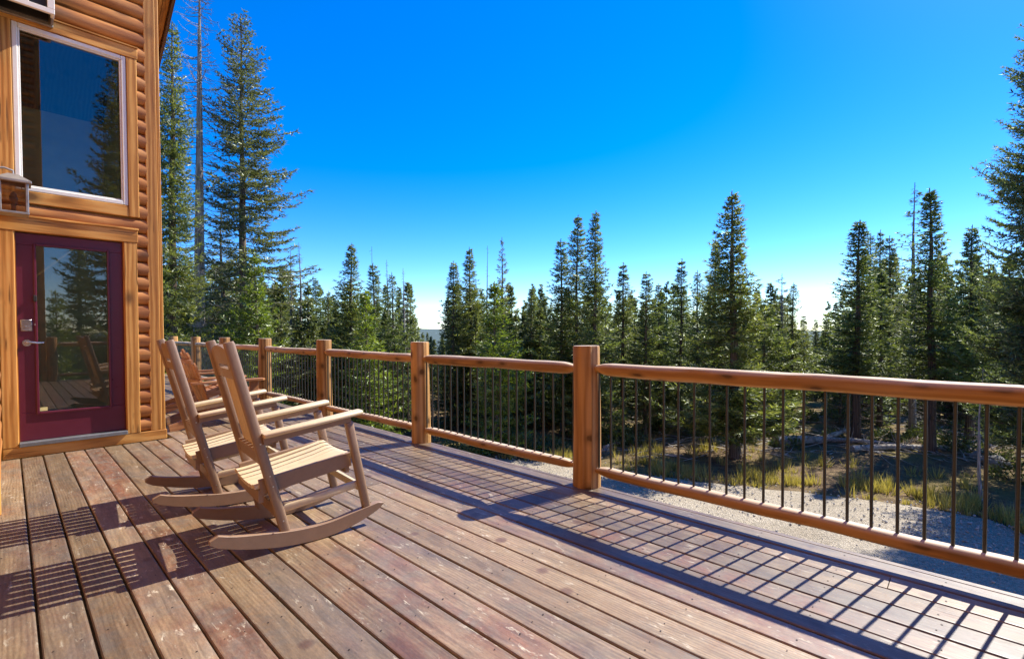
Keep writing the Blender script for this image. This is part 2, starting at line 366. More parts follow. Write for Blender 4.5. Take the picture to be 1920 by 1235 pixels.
# gravel drive: far edge follows the photograph
EDGE = [(2.0, 13.9), (5.5, 14.0), (8.5, 13.6), (10.6, 12.4), (11.9, 9.6), (12.75, 7.1), (13.2, 5.5), (14.2, 3.1), (14.95, 1.0), (15.0, -.4), (14.2, -1.2), (13.4, -2.2), (12.9, -4), (12.9, -8), (13.6, -14), (16, -20)]
def build_gravel():
    pts = []
    for i in range(len(EDGE)-1):
        a, b_ = Vector(EDGE[i]), Vector(EDGE[i+1]); n = max(2, int((b_-a).length/.25))
        for k in range(n):
            p = a.lerp(b_, k/n); d = (b_-a).normalized(); nn = Vector((d.y, -d.x))
            p = p + nn*(.10*mnoise.noise((p.x*1.7, p.y*1.7, 0)) + .10*mnoise.noise((p.x*5, p.y*5, 3))); pts.append(p)
    pts.append(Vector(EDGE[-1])); nr = 14; v = []; f = []
    for p in pts:
        q = Vector((-1.0, min(max(p.y, -22), 13.8)))
        for k in range(nr):
            u = 1-(1-k/(nr-1))**1.6; s = p.lerp(q, 1-u)
            crown = .035*math.sin(math.pi*min(1, max(0, (1-u)))) if u < 1 else 0
            v.append((s.x, s.y, GZ + (.012 + crown + .012*mnoise.noise((s.x*.8, s.y*.8, 2)) if k < nr-1 else -.03)))
    for i in range(len(pts)-1):
        for k in range(nr-1): f.append((i*nr+k, (i+1)*nr+k, (i+1)*nr+k+1, i*nr+k+1))
    me = bpy.data.meshes.new('gravel_drive'); me.from_pydata(v, [], f); me.materials.append(M['gravel']); me.polygons.foreach_set('use_smooth', [True]*len(f))
    bm = bmesh.new(); bm.from_mesh(me); bmesh.ops.recalc_face_normals(bm, faces=bm.faces)
    if sum(q.normal.z for q in bm.faces) < 0: bmesh.ops.reverse_faces(bm, faces=bm.faces)
    bm.to_mesh(me); bm.free()
    return tag(ob('gravel_drive', me), kind='structure')
build_gravel()

# ------------------------------------------------------------------ deck
WALL_Y = 6.53; PITCH_B = .1515; GAP = .0078; EDGE_X = 3.096
deck = thing('wooden_deck', 'raised deck of worn reddish brown planks running past the log house', 'deck')
plank_meshes = {}
def plank_mesh(length, wdt):
    key = (round(length, 2), round(wdt, 4))
    if key not in plank_meshes:
        h = .036; w2 = wdt/2; c = .004
        prof = [(-w2, -h), (w2, -h), (w2, -c*1.3), (w2-c, -c*.25), (w2-c*2.2, 0), (-w2+c*2.2, 0), (-w2+c, -c*.25), (-w2, -c*1.3)]
        b = MB(); b.prism(prof, -length/2, length/2, 'y'); plank_meshes[key] = b.mesh('plank', M['deck'])
    return plank_meshes[key]
JOINTS = {14: [2.05], 12: [3.35], 13: [-.4], 9: [4.4], 17: [3.0, 7.2], 6: [-.6], 4: [1.6], 18: [.25], 16: [-1.2, 5.6], 11: [6.1], 10: [.1], 19: [4.6], 8: [-1.5]}
for i in range(-8, 20):
    x0 = .066+i*PITCH_B; x1 = x0+PITCH_B
    y1 = 16.8 if x0 > 1.2 else (WALL_Y-.004 if x0 > -.1 else 4.55)
    ys = [-3.3] + JOINTS.get(i, [1.0+((i*37) % 11)*.45] if i < 0 else []) + [y1]
    extra = [10.2+((i*29) % 13)*.3] if y1 > 10 else []
    ys = sorted(ys[:-1]+extra)+[y1]
    for a, b_ in zip(ys[:-1], ys[1:]):
        ln = b_-a-.004
        o = ob('plank', plank_mesh(ln, PITCH_B-GAP+random.uniform(-.0025, .0015)), deck,
               ((x0+x1)/2+random.uniform(-.0012, .0012), (a+b_)/2, random.uniform(-.0022, .0008)),
               (0, random.uniform(-.004, .004), random.uniform(-.0002, .0002)))
box('rim_board', M['deck'], deck, EDGE_X+.002, EDGE_X+.042, -3.3, 16.8, -.26, -.003)
jm = MB(); jm.box(-1.1, EDGE_X, -.02, .02, -.24, -.042); jme = jm.mesh('joist', M['dark_trim'])
for k in range(50): ob('joist', jme, deck, (0, -3.25+k*.405, 0)) if not (WALL_Y-.2 < -3.25+k*.405) else None
jm = MB(); jm.box(1.3, EDGE_X, -.02, .02, -.24, -.042); jme = jm.mesh('joist', M['dark_trim'])
for k in range(26): ob('joist', jme, deck, (0, WALL_Y+.1+k*.405, 0))
pm = MB(); pm.box(-.09, .09, -.09, .09, GZ-.1, -.24, c=.01); pme = pm.mesh('support_post', M['dark_trim'])
for y in (-3.0, 0, 2.1, 4.3, 6.6, 8.85, 11.1, 13.3, 15.5, 16.7): ob('support_post', pme, deck, (2.9, y, 0))
nm = MB()
for i in range(-1, 20):
    for k in range(18):
        y = -.75+k*.405
        if y > 6.4 and i < 8: continue
        for s in (.28, .72):
            if random.random() < .12: continue
            x = .066+(i+s)*PITCH_B+random.uniform(-.01, .01); yy = y+random.uniform(-.012, .012); r = random.uniform(.0030, .0046)
            nm.add([(x+r*math.cos(a), yy+r*math.sin(a), .0012) for a in [q*math.pi/3 for q in range(6)]], [tuple(range(6))])
tag(nm.build('nail_heads', M['nail'], deck), kind='stuff')

# ------------------------------------------------------------------ railing
rail = thing('log_railing', 'peeled log railing with thin dark metal balusters along the deck edge', 'railing')
RX = 3.07; POST_Y = [-.40, 2.125, 4.29, 6.58, 8.84, 11.1, 13.3, 15.5]
def log_post(x, y, k, parent, h=1.083, r=.103):
    b = MB(); n = 20; pts = []; rr = []
    # round log with flattened sides
    flat = [1 - (.10 if abs(((q/n*360+18*k) % 90)-45) > 27 else 0)*.5 + .02*math.sin(3*q+k) for q in range(n)]
    prof = [(math.cos(2*math.pi*q/n)*flat[q], math.sin(2*math.pi*q/n)*flat[q]) for q in range(n)]
    zs = [-.25, 0, .18, .4, .62, .85, h-.012, h]
    for j, z in enumerate(zs):
        pts.append((x+.004*math.sin(z*3+k), y+.004*math.cos(z*4+k), z)); rr.append(r*(1.03-.05*z/h)*(.955 if z == h else 1)*(1+.012*math.sin(5*z+k)))
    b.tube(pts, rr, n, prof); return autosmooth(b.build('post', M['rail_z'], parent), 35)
def log_rail(name, p0, p1, r, seed, parent, mat):
    """peeled log between two posts, necked down where it enters them"""
    rnd = random.Random(seed); p0 = Vector(p0); p1 = Vector(p1); ln = (p1-p0).length; b = MB(); n = 14
    ss = [0, .05, .075, .11, .16]+list(np.linspace(.22, ln-.22, 15))+[ln-.16, ln-.11, ln-.075, ln-.05, ln]
    pts = []; rr = []; ph = rnd.uniform(0, 6)
    for s_ in ss:
        e = min(s_, ln-s_); k = .56 if e < .06 else (.72 if e < .08 else (.9 if e < .12 else 1))
        p = p0.lerp(p1, s_/ln); 
        pts.append((p.x+.006*math.sin(s_*2.1+ph), p.y+(.0 if abs(p1.x-p0.x) < .1 else .006*math.sin(s_*2.1+ph)), p.z+.003*math.sin(s_*2.9+ph*2)+.0015*math.sin(s_*9)))
        rr.append(r*1.04*k*(1+.03*math.sin(s_*3.3+ph)+rnd.uniform(-.015, .015)))
    prof = [(min(.80, math.cos(2*math.pi*q/n)), math.sin(2*math.pi*q/n)) for q in range(n)]
    b.tube(pts, rr, n, prof)
    me_v = [(v[0]+.003*mnoise.noise((v[0]*14, v[1]*5, v[2]*14)), v[1], v[2]+.003*mnoise.noise((v[0]*14+9, v[1]*5, v[2]*14))) for v in b.v]; b.v = me_v
    return autosmooth(b.build(name, mat, parent), 38)
bb = MB(); bb.tube([(0, 0, .145), (0, 0, .905)], .0078, 8, caps=False); bal_me = bb.mesh('baluster', M['rod'], True)
for k, y in enumerate(POST_Y): log_post(3.078, y, k, rail)
# the next post towards the camera and beyond, and the railing closing the deck behind
ALLP = [-3.2]+POST_Y
log_post(3.078, -3.2, 31, rail)
for k, (a, b_) in enumerate(zip(ALLP[:-1], ALLP[1:])):
    dz = random.uniform(-.008, .008)
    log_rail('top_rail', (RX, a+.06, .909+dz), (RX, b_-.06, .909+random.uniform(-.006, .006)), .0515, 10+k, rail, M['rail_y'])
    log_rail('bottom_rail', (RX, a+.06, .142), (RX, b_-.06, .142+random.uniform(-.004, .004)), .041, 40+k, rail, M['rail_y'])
    n = int(round((b_-a-.22)/.1045)); 
    for j in range(n+1): ob('baluster', bal_me, rail, (RX, a+.12+(b_-a-.24)*j/n+random.uniform(-.002, .002), 0), (random.uniform(-.004, .004), random.uniform(-.004, .004), 0))
for k, x in enumerate((.75, 1.9)): log_post(x, -3.2, 50+k, rail)
for k, (a, b_) in enumerate(((.75, 1.9), (1.9, 3.078))):
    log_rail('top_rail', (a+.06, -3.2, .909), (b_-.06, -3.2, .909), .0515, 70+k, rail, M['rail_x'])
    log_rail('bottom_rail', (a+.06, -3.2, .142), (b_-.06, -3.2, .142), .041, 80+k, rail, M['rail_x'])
    for j in range(1, 10): ob('baluster', bal_me, rail, (a+.06+(b_-a-.12)*j/10, -3.2, 0))

# ------------------------------------------------------------------ log house
house = thing('log_house', 'orange stained log house with a burgundy glass door opening on the deck', 'house')
CX = 1.21; LOGP = .155; LOGD = .055
def half_log(name, a0, a1, z, axis, base, sign, mat, seed=0, parent=house, hgt=LOGP):
    """one half-round siding log; base = wall plane, bulges to base+sign*LOGD"""
    n = 9; prof = []
    for q in range(n):
        a = math.pi*q/(n-1); prof.append((base+sign*LOGD*math.sin(a)**.75, z+hgt/2-math.cos(a)*hgt/2*.995))
    prof.append((base-sign*.02, z+hgt*.995)); prof.append((base-sign*.02, z+.001)); ln = a1-a0; m = max(1, int(ln/.35)); b = MB()
    k = len(prof)
    for i in range(m+1):
        aa = a0+ln*i/m
        for q, (u, zz) in enumerate(prof):
            wob = .004*mnoise.noise((aa*1.5, zz*3, seed*3.1)) if 0 < q < n-1 else 0
            b.v.append((u+sign*wob, aa, zz+wob*.5) if axis == 'y' else (aa, u+sign*wob, zz+wob*.5))
    for i in range(m):
        for q in range(k): b.f.append((i*k+q, i*k+(q+1) % k, (i+1)*k+(q+1) % k, (i+1)*k+q))
    b.f += [tuple(range(k)), tuple(m*k+q for q in range(k))]
    return autosmooth(b.build(name, mat, parent), 60)
LB = WALL_Y+.055   # wall plane behind the logs of the facade
# facade logs: full width where the wall is whole, short beside door and window
for k in range(36):
    z = .105+k*LOGP; zm = z+LOGP/2
    if zm < 2.30: half_log('log', .985, 1.085, z, 'x', LB, -1, M['log_x'], k)
    elif zm < 2.48: half_log('log', -.03, 1.085, z, 'x', LB, -1, M['log_x'], k)
    elif zm < 4.26: half_log('log', 1.012, 1.085, z, 'x', LB, -1, M['log_x'], k)
    elif z < 5.55: half_log('log', -.03, 1.085, z, 'x', LB, -1, M['log_x'], k)
# solid wall core with openings left out (pieces round door and window), wall returns
wl = MB()
for a in ((-.06, .055, 0, 5.6), (.875, 1.19, 0, 5.6), (.055, .875, 2.17, 2.56), (.055, .875, 4.12, 5.6), (.055, .875, -.2, .11)):
    wl.box(a[0], a[1], LB+.003, LB+.14, a[2], a[3])
wl.build('wall', M['pine_wall'], house)
box('base_board', M['cedar_x'], house, -.05, CX+.012, WALL_Y, LB+.02, .002, .107, c=.005)
box('corner_board', M['cedar_z'], house, 1.075, 1.178, WALL_Y+.004, WALL_Y+.048, .108, 5.6, c=.005)
box('corner_board', M['cedar_z'], house, 1.180, CX, WALL_Y+.010, WALL_Y+.15, .108, 5.6, c=.005)
# door trim
box('door_trim', M['cedar_z'], house, -.05, .058, WALL_Y-.002, LB+.02, .108, 2.163, c=.004)
box('door_trim', M['cedar_z'], house, .872, .984, WALL_Y-.002, LB+.02, .108, 2.163, c=.004)
box('door_trim', M['cedar_x'], house, -.05, .992, WALL_Y-.006, LB+.02, 2.165, 2.295, c=.004)
box('drip_cap', M['cedar_x'], house, -.05, .998, WALL_Y-.018, LB+.02, 2.297, 2.316, c=.003)
# window trim
box('window_trim', M['cedar_z'], house, -.05, .070, WALL_Y-.002, LB+.02, 2.44, 4.135, c=.004)
box('window_trim', M['cedar_z'], house, .922, 1.010, WALL_Y-.002, LB+.02, 2.44, 4.135, c=.004)
box('window_trim', M['cedar_x'], house, -.05, 1.018, WALL_Y-.006, LB+.02, 4.137, 4.245, c=.004)
box('drip_cap', M['cedar_x'], house, -.05, 1.022, WALL_Y-.018, LB+.02, 4.247, 4.262, c=.003)
box('window_trim', M['cedar_x'], house, .072, .920, WALL_Y+.002, LB+.02, 2.44, 2.553, c=.004)
# door
DY = WALL_Y+.045
door = box('door', M['door'], house, .066, .866, DY+.012, DY+.050, .150, .420, c=.002)
def sub(name, mat, par, *a, c=.002): return box(name, mat, par, *a, c=c)
sub('door_rail', M['door'], door, .066, .866, DY+.012, DY+.050, 2.045, 2.155)
sub('door_stile', M['door'], door, .066, .198, DY+.012, DY+.050, .421, 2.044)
sub('door_stile', M['door'], door, .742, .866, DY+.012, DY+.050, .421, 2.044)
for a in ((.185, .205, .40, 2.065), (.735, .755, .40, 2.065)): sub('glazing_bead', M['door'], door, a[0], a[1], DY-.004, DY+.0115, a[2], a[3], c=.004)
for a in ((.2055, .7345, .40, .422), (.2055, .7345, 2.043, 2.065)): sub('glazing_bead', M['door'], door, a[0], a[1], DY-.004, DY+.0115, a[2], a[3], c=.004)
sub('pane', M['glass'], door, .199, .741, DY+.024, DY+.030, .4215, 2.0435, c=0)
sub('sticker', M['paper'], door, .208, .262, DY+.0205, DY+.0225, .428, .462, c=0)
hb = MB(); hb.tube([(.128, DY+.011, 1.10), (.128, DY+.002, 1.10)], .032, 20); hb.tube([(.128, DY+.004, 1.10), (.128, DY-.05, 1.10)], .012, 12)
hb.tube([(.122, DY-.045, 1.10), (.16, DY-.048, 1.105), (.20, DY-.046, 1.098), (.245, DY-.042, 1.10)], [.012, .011, .009, .007], 10)
autosmooth(hb.build('handle', M['steel'], door))
hb = MB(); hb.box(.088, .168, DY+.001, DY+.0115, 1.215, 1.325, c=.004); hb.tube([(.128, DY+.002, 1.27), (.128, DY-.012, 1.27)], .024, 18); autosmooth(hb.build('deadbolt', M['steel'], door))
hb = MB(); hb.box(.178, .204, DY-.03, DY+.001, 1.50, 1.56, c=.004); hb.build('door_catch', M['black'], door)
sub('threshold', M['sill'], house, .060, .871, WALL_Y-.03, DY+.06, .108, .147, c=.004)
for a in ((.0585, .0655, .148, 2.164), (.8665, .8715, .148, 2.164)): sub('door_jamb', M['cedar_z'], house, a[0], a[1], WALL_Y+.012, DY+.06, a[2], a[3], c=0)
# tall window
WY = WALL_Y+.005
win = box('window', M['white'], house, .074, .114, WY, WY+.06, 2.557, 4.133, c=.006)
sub('frame', M['white'], win, .878, .918, WY, WY+.06, 2.557, 4.133, c=.006)
sub('frame', M['white'], win, .1145, .8775, WY, WY+.06, 2.557, 2.600, c=.006)
sub('frame', M['white'], win, .1145, .8775, WY, WY+.06, 4.090, 4.133, c=.006)
for a in ((.1145, .128, 2.6005, 4.0895), (.864, .8775, 2.6005, 4.0895), (.1285, .8635, 2.6005, 2.614), (.1285, .8635, 4.076, 4.0895)):
    sub('glazing_bead', M['white'], win, a[0], a[1], WY+.014, WY+.05, a[2], a[3], c=.003)
sub('pane', M['glass'], win, .1288, .8632, WY+.032, WY+.038, 2.6145, 4.0755, c=0)
# room behind the glass
rm = MB(); X0, X1, Y0, Y1, Z0, Z1 = -2.2, 1.03, LB+.16, 9.3, .08, 5.2
OY0, OY1, OZ0, OZ1 = 7.3, 9.28, .6, 2.9  # added side opening, sized to throw sun on the room's back wall
rm.add([(X0,Y0,Z0),(X1,Y0,Z0),(X1,Y1,Z0),(X0,Y1,Z0),(X0,Y0,Z1),(X1,Y0,Z1),(X1,Y1,Z1),(X0,Y1,Z1)], [(0,1,2,3),(7,6,5,4),(2,3,7,6),(3,0,4,7)])
for a in ((Y0, OY0, Z0, Z1), (OY1, Y1, Z0, Z1), (OY0, OY1, Z0, OZ0), (OY0, OY1, OZ1, Z1)):
    rm.add([(X1,a[0],a[2]),(X1,a[1],a[2]),(X1,a[1],a[3]),(X1,a[0],a[3])], [(0,1,2,3)])
rm.build('interior_wall', M['room'], house)
# right-hand side wall running back beside the deck, with an unseen window added to let sun into the room
for k in range(35):
    z = .105+k*LOGP
    if z > 5.4: break
    if OZ0-.1 < z < OZ1: half_log('log', WALL_Y+.152, OY0, z, 'y', CX-.045, 1, M['log_y'], k+50); half_log('log', OY1, 11.6, z, 'y', CX-.045, 1, M['log_y'], k+50)
    else: half_log('log', WALL_Y+.152, 11.6, z, 'y', CX-.045, 1, M['log_y'], k+50)
sw = MB()
for a in ((WALL_Y+.2, OY0, -.2, 5.2), (OY1, 11.6, -.2, 5.2), (OY0, OY1, -.2, OZ0), (OY0, OY1, OZ1, 5.2)): sw.box(CX-.17, CX-.066, a[0], a[1], a[2], a[3])
sw.box(-2.4, CX-.17, 11.45, 11.6, GZ-.1, 5.2); sw.box(CX-.3, CX-.07, WALL_Y+.1, 11.6, GZ-.1, -.2); sw.build('wall', M['pine_wall'], house)
added_win = box('window', M['white'], house, CX-.06, CX-.01, OY0, OY0+.045, OZ0, OZ1, c=.004)  # added window, admits sun to brighten the room behind the door glass
sub('frame', M['white'], added_win, CX-.06, CX-.01, OY1-.02, OY1, OZ0, OZ1); sub('frame', M['white'], added_win, CX-.06, CX-.01, OY0+.046, OY1-.021, OZ0, OZ0+.045); sub('frame', M['white'], added_win, CX-.06, CX-.01, OY0+.046, OY1-.021, OZ1-.045, OZ1)
sub('pane', M['glass'], added_win, CX-.04, CX-.034, OY0+.046, OY1-.021, OZ0+.046, OZ1-.046, c=0)
# left-hand wing: short return beside the door, then a wall set back, and the wing behind
for k in range(36):
    z = .105+k*LOGP
    if z > 5.5: break
    half_log('log', 4.6, WALL_Y-.02, z, 'y', -.105, 1, M['log_y'], k+100)
    half_log('log', -1.2, -.06, z, 'x', 4.66, -1, M['log_x'], k+140)
    half_log('log', -3.4, 4.6, z, 'y', -1.26, 1, M['log_y'], k+180)
    half_log('log', -1.2, .62, z, 'x', -3.46, 1, M['log_x'], k+220)
    half_log('log', -8.0, -3.46, z, 'y', .57, 1, M['log_y'], k+260)
for k in range(36, 62):
    half_log('log', -1.2, .62, .105+k*LOGP, 'x', -3.46, 1, M['log_x'], k+220); half_log('log', -8.0, -3.46, .105+k*LOGP, 'y', .57, 1, M['log_y'], k+260)
wl = MB(); wl.box(-.22, -.108, 4.69, LB+.14, GZ-.1, 5.6); wl.box(-1.38, -.225, 4.69, 4.8, GZ-.1, 5.6); wl.box(-1.4, -1.265, -3.46, 4.68, GZ-.1, 5.6); wl.box(-1.4, .55, -3.62, -3.47, GZ-.1, 9.7); wl.box(.42, .56, -8, -3.63, GZ-.1, 9.7); wl.build('wall', M['pine_wall'], house)
box('corner_board', M['cedar_z'], house, -.112, -.048, 4.585, 4.65, .0, 5.6, c=.005)
box('corner_board', M['cedar_z'], house, .56, .66, -3.47, -3.40, .0, 9.7, c=.005)
# roof sloping down towards the back, open rake over the corner
def zr(y): return 5.28 - .5*(y-7.1)
def slab(name, mat, x0, x1, y0, y1, t0, t1, n=1):
    b = MB(); b.add([(x0,y0,zr(y0)+t0),(x1,y0,zr(y0)+t0),(x1,y1,zr(y1)+t0),(x0,y1,zr(y1)+t0),(x0,y0,zr(y0)+t1),(x1,y0,zr(y0)+t1),(x1,y1,zr(y1)+t1),(x0,y1,zr(y1)+t1)],
        [(3,2,1,0),(4,5,6,7),(0,1,5,4),(1,2,6,5),(2,3,7,6),(3,0,4,7)]); return b.build(name, mat, house)
slab('roof', M['dark_trim'], -2.6, 1.47, 6.35, 12.1, .081, .16)
for k in range(6): slab('soffit_board', M['cedar_y'], 1.07+k*.065, 1.07+k*.065+.060, 6.37, 12.0, .055, .079)
slab('fascia', M['dark_trim'], 1.462, 1.492, 6.35, 12.1, -.03, .078)

# lantern beside the door, on the short return wall
lan = thing('wall_lantern', 'pewter wall lantern with clear glass panes above the burgundy door', 'lantern', (.060, 6.27, 2.265)); lan.scale = (1.1, 1.1, 1.1)
def lbox(name, mat, *a, c=.003): return box(name, mat, lan, *a, c=c)
lbox('base', M['pewter'], -.088, .088, -.088, .088, 0, .018); lbox('cap', M['pewter'], -.105, .105, -.105, .105, .255, .275)
cp = MB(); cp.add([(-.1,-.1,.276),(.1,-.1,.276),(.1,.1,.276),(-.1,.1,.276),(-.03,-.03,.33),(.03,-.03,.33),(.03,.03,.33),(-.03,.03,.33)], [(3,2,1,0),(4,5,6,7),(0,1,5,4),(1,2,6,5),(2,3,7,6),(3,0,4,7)]); cp.build('roof', M['pewter'], lan)
for sx in (-1, 1):
    for sy in (-1, 1): lbox('corner_bar', M['pewter'], sx*.078-.009, sx*.078+.009, sy*.078-.009, sy*.078+.009, .0185, .2545)
for sx in (-1, 1): lbox('pane', M['clear'], sx*.078-.0015, sx*.078+.0015, -.068, .068, .0185, .2545, c=0)
for sy in (-1, 1): lbox('pane', M['clear'], -.068, .068, sy*.078-.0015, sy*.078+.0015, .0185, .2545, c=0)
bu = MB(); bu.tube([(0,0,.02),(0,0,.09),(0,0,.095),(0,0,.13),(0,0,.17),(0,0,.19)], [.014,.014,.018,.026,.02,.004], 12); autosmooth(bu.build('bulb', M['bulb'], lan))
br = MB(); br.tube([(0,0,.33),(0,0,.36),(-.05,0,.375),(-.11,0,.36)], .009, 8); br.tube([(-.11,0,.22),(-.11,0,.40)], .013, 8); br.box(-.112,-.0985,-.05,.05,.19,.43,c=.003); autosmooth(br.build('bracket', M['pewter'], lan))
# boxy fixture over the tall window
fx = thing('wall_fixture', 'white boxy wall fixture with dark panes, open underneath, above the tall window', 'wall fixture', (.155, 6.40, 4.18))
def fbox(name, mat, *a, c=.003): return box(name, mat, fx, *a, c=c)
fbox('back_plate', M['pewter'], -.205, .205, .088, .123, -.012, .42); 
fbox('front_frame', M['white'], -.205, .205, -.155, -.125, 0, .045)
fbox('front_frame', M['white'], -.205, .205, -.155, -.125, .37, .42)
for x in (-.205, -.06, .012, .155): fbox('front_bar', M['white'], x, x+(.05 if abs(x) > .1 else .022), -.155, -.125, .0455, .3695)
fbox('side_panel', M['white'], .178, .205, -.1245, -.06, 0, .42); fbox('side_panel', M['pewter'], .185, .203, -.0595, .0875, .0, .42); fbox('side_panel', M['black'], -.205, -.185, -.1245, .0875, 0, .42)
fbox('top', M['white'], -.22, .22, -.17, .1235, .4205, .45); fbox('liner', M['black'], -.184, .184, -.124, -.118, .0, .42); fbox('liner', M['black'], -.184, .17, .07, .087, .02, .42)
for k, x in enumerate((-.02, .05, .12)):
    b = MB(); b.tube([(x, 0, .42), (x, 0, .2), (x, 0, .19), (x, 0, .12), (x, 0, .07), (x, 0, .06)], [.012, .012, .02, .028, .02, .005], 10); autosmooth(b.build('bulb', M['bulb'], fx))

# ------------------------------------------------------------------ rocking chairs
def slatbox(b, p0, p1, wdir, w, tdir, t, c=.003):
    """bar from p0 to p1, width w along wdir, thickness t along tdir, chamfered"""
    p0, p1 = Vector(p0), Vector(p1); wd, td = Vector(wdir), Vector(tdir); w2, t2 = w/2, t/2
    pr = [(-w2, -t2+c), (-w2+c, -t2), (w2-c, -t2), (w2, -t2+c), (w2, t2-c), (w2-c, t2), (-w2+c, t2), (-w2, t2-c)]
    v = [p0+wd*a+td*q for a, q in pr]+[p1+wd*a+td*q for a, q in pr]; n = 8
    b.add(v, [(i, (i+1) % n, n+(i+1) % n, n+i) for i in range(n)]+[tuple(range(7, -1, -1)), tuple(range(8, 16))])
def roundbar(b, p0, p1, wdir, w, tdir, t, n=14, mid=None):
    """bar with a rounded section"""
    p0, p1 = Vector(p0), Vector(p1); wd, td = Vector(wdir), Vector(tdir); k = len(b.v); rings = [0, .012, .988, 1]
    for s in rings:
        p = p0.lerp(p1, s); e = .86 if s in (0, 1) else 1
        for j in range(n):
            a = 2*math.pi*j/n; ca, sa = math.cos(a), math.sin(a)
            ca = math.copysign(abs(ca)**.6, ca); sa = math.copysign(abs(sa)**.6, sa)
            b.v.append(tuple(p+wd*(ca*w/2*e)+td*(sa*t/2*e)))
    for i in range(len(rings)-1):
        for j in range(n): b.f.append((k+i*n+j, k+i*n+(j+1) % n, k+(i+1)*n+(j+1) % n, k+(i+1)*n+j))
    b.f += [tuple(k+j for j in range(n)), tuple(k+3*n+j for j in range(n))]
def make_rocker(label):
    t = thing('rocking_chair', label, 'rocking chair', group='brown and tan rocking chairs facing the railing')
    HW = .262
    Pb, Pt = Vector((-.178, 0, .080)), Vector((-.442, 0, 1.145)); pd = (Pt-Pb).normalized(); pn = Vector((pd.z, 0, -pd.x))  # pn: forward normal of the back
    def on_post(z): return Pb + pd*((z-Pb.z)/pd.z)
    Y = Vector((0, 1, 0))
    for s in (-1, 1):
        y = s*HW
        # runner: curved board
        b = MB(); xs = np.linspace(-.545, .40, 25); top = []; bot = []
        for x in xs:
            zb = (x*x)/(2*1.32) if x < 0 else (x*x)/(2*.80)
            h = .082 - .028*smooth(.15, .40, x) - .030*smooth(-.25, -.545, -abs(x)) if x > 0 else .082-.016*smooth(.25, .5, -x)
            if x < -.50: h *= 1-.55*((-.50-x)/.045)**2
            if x > .36: h *= 1-.55*((x-.36)/.04)**2
            top.append((x, zb+h)); bot.append((x, zb+.001+(0.012 if x in (xs[0], xs[-1]) else 0)))
        b.prism(top+bot[::-1], y-.021, y+.021, 'y')
        # flat pieces of the side face as quads
        b2 = MB(); n = len(xs)
        for yy in (y-.021, y+.021):
            k = len(b2.v); b2.v += [(p[0], yy, p[1]) for p in top]+[(p[0], yy, p[1]) for p in bot]
            b2.f += [(k+i, k+i+1, k+n+i+1, k+n+i) for i in range(n-1)]
        b2.f += [(i, i+1, 2*n+i+1, 2*n+i) for i in range(n-1)]+[(n+i, n+i+1, 3*n+i+1, 3*n+i) for i in range(n-1)]
        b2.f += [(0, n, 3*n, 2*n), (n-1, 2*n-1, 4*n-1, 3*n-1)]
        o = autosmooth(b2.build('runner', M['brown_poly'], t), 30)
        bv = o.modifiers.new('bevel', 'BEVEL'); bv.width = .006; bv.segments = 2; bv.limit_method = 'ANGLE'
        b = MB(); roundbar(b, Pb+Y*y*.97, Pt+Y*y*.94, (pd.z, 0, -pd.x), .054, Y, .036); autosmooth(b.build('rear_post', M['brown_poly'], t), 50)
        b = MB(); roundbar(b, (.292, y*.99, .112), (.183, y*1.01, .652), (.98, 0, .2), .052, Y, .040); autosmooth(b.build('front_leg', M['brown_poly'], t), 50)
        b = MB(); roundbar(b, (-.292, y*1.02, .640), (.256, y*1.04, .710), (0, 1, 0), .086, (-.128, 0, .99), .030); arm = autosmooth(b.build('armrest', M['tan_poly'], t), 50)
        b = MB(); slatbox(b, (-.290, y*1.02, .612), (.190, y*1.03, .673), (0, 1, 0), .030, (-.128, 0, .99), .036); b.build('arm_support', M['brown_poly'], arm)
        b = MB(); slatbox(b, (-.30, y*.86, .352), (.205, y*.86, .420), (0, 1, 0), .026, (-.134, 0, .99), .085); b.build('seat_rail', M['brown_poly'], t)
        b = MB(); roundbar(b, (-.19, y*.93, .215), (.250, y*.93, .262), Y, .028, (0, 0, 1), .046); autosmooth(b.build('stretcher', M['tan_poly'], t), 50)
        sc_ = MB()
        for z in (.16, .36, .42, .60): 
            p = on_post(z)+Y*(y+s*.0235); sc_.tube([p, p+Y*s*.004], .0045, 6)
        sc_.build('screws', M['screw'], t)
    b = MB(); slatbox(b, (.265, -.235, .235), (.265, .235, .235), (1, 0, 0), .024, (0, 0, 1), .045); b.build('stretcher', M['tan_poly'], t)
    b = MB(); slatbox(b, (-.215, -.235, .205), (-.215, .235, .205), (1, 0, 0), .026, (0, 0, 1), .062); b.build('stretcher', M['brown_poly'], t)
    # seat: seven boards running front to back over a scooped frame
    ns = 7; wv = .466/ns
    for i in range(ns):
        y = -.233+wv*(i+.5); u = y/.233; b = MB(); pts = []
        scoop = -.024*(1-u*u)
        prof = [(-.325, .372), (-.27, .378), (-.18, .392), (-.05, .417), (.08, .444), (.17, .462), (.205, .463), (.222, .452), (.226, .436)]
        k = len(prof); w2 = wv/2-.0035; tl = .02; slope = .048*(-2*u)*-.5
        vv = []
        for (x, z) in prof:
            z += scoop*(1 if x < .1 else .7)
            for dy, dz in ((-w2, 0), (w2, 0), (w2, -tl), (-w2, -tl)):
                vv.append((x, y+dy, z+dz+slope*dy))
        ff = [(j*4+q, j*4+(q+1) % 4, (j+1)*4+(q+1) % 4, (j+1)*4+q) for j in range(k-1) for q in range(4)]+[(0, 1, 2, 3), ((k-1)*4, (k-1)*4+1, (k-1)*4+2, (k-1)*4+3)]
        b.add(vv, ff); autosmooth(b.build('seat_slat', M['tan_poly'], t), 40)
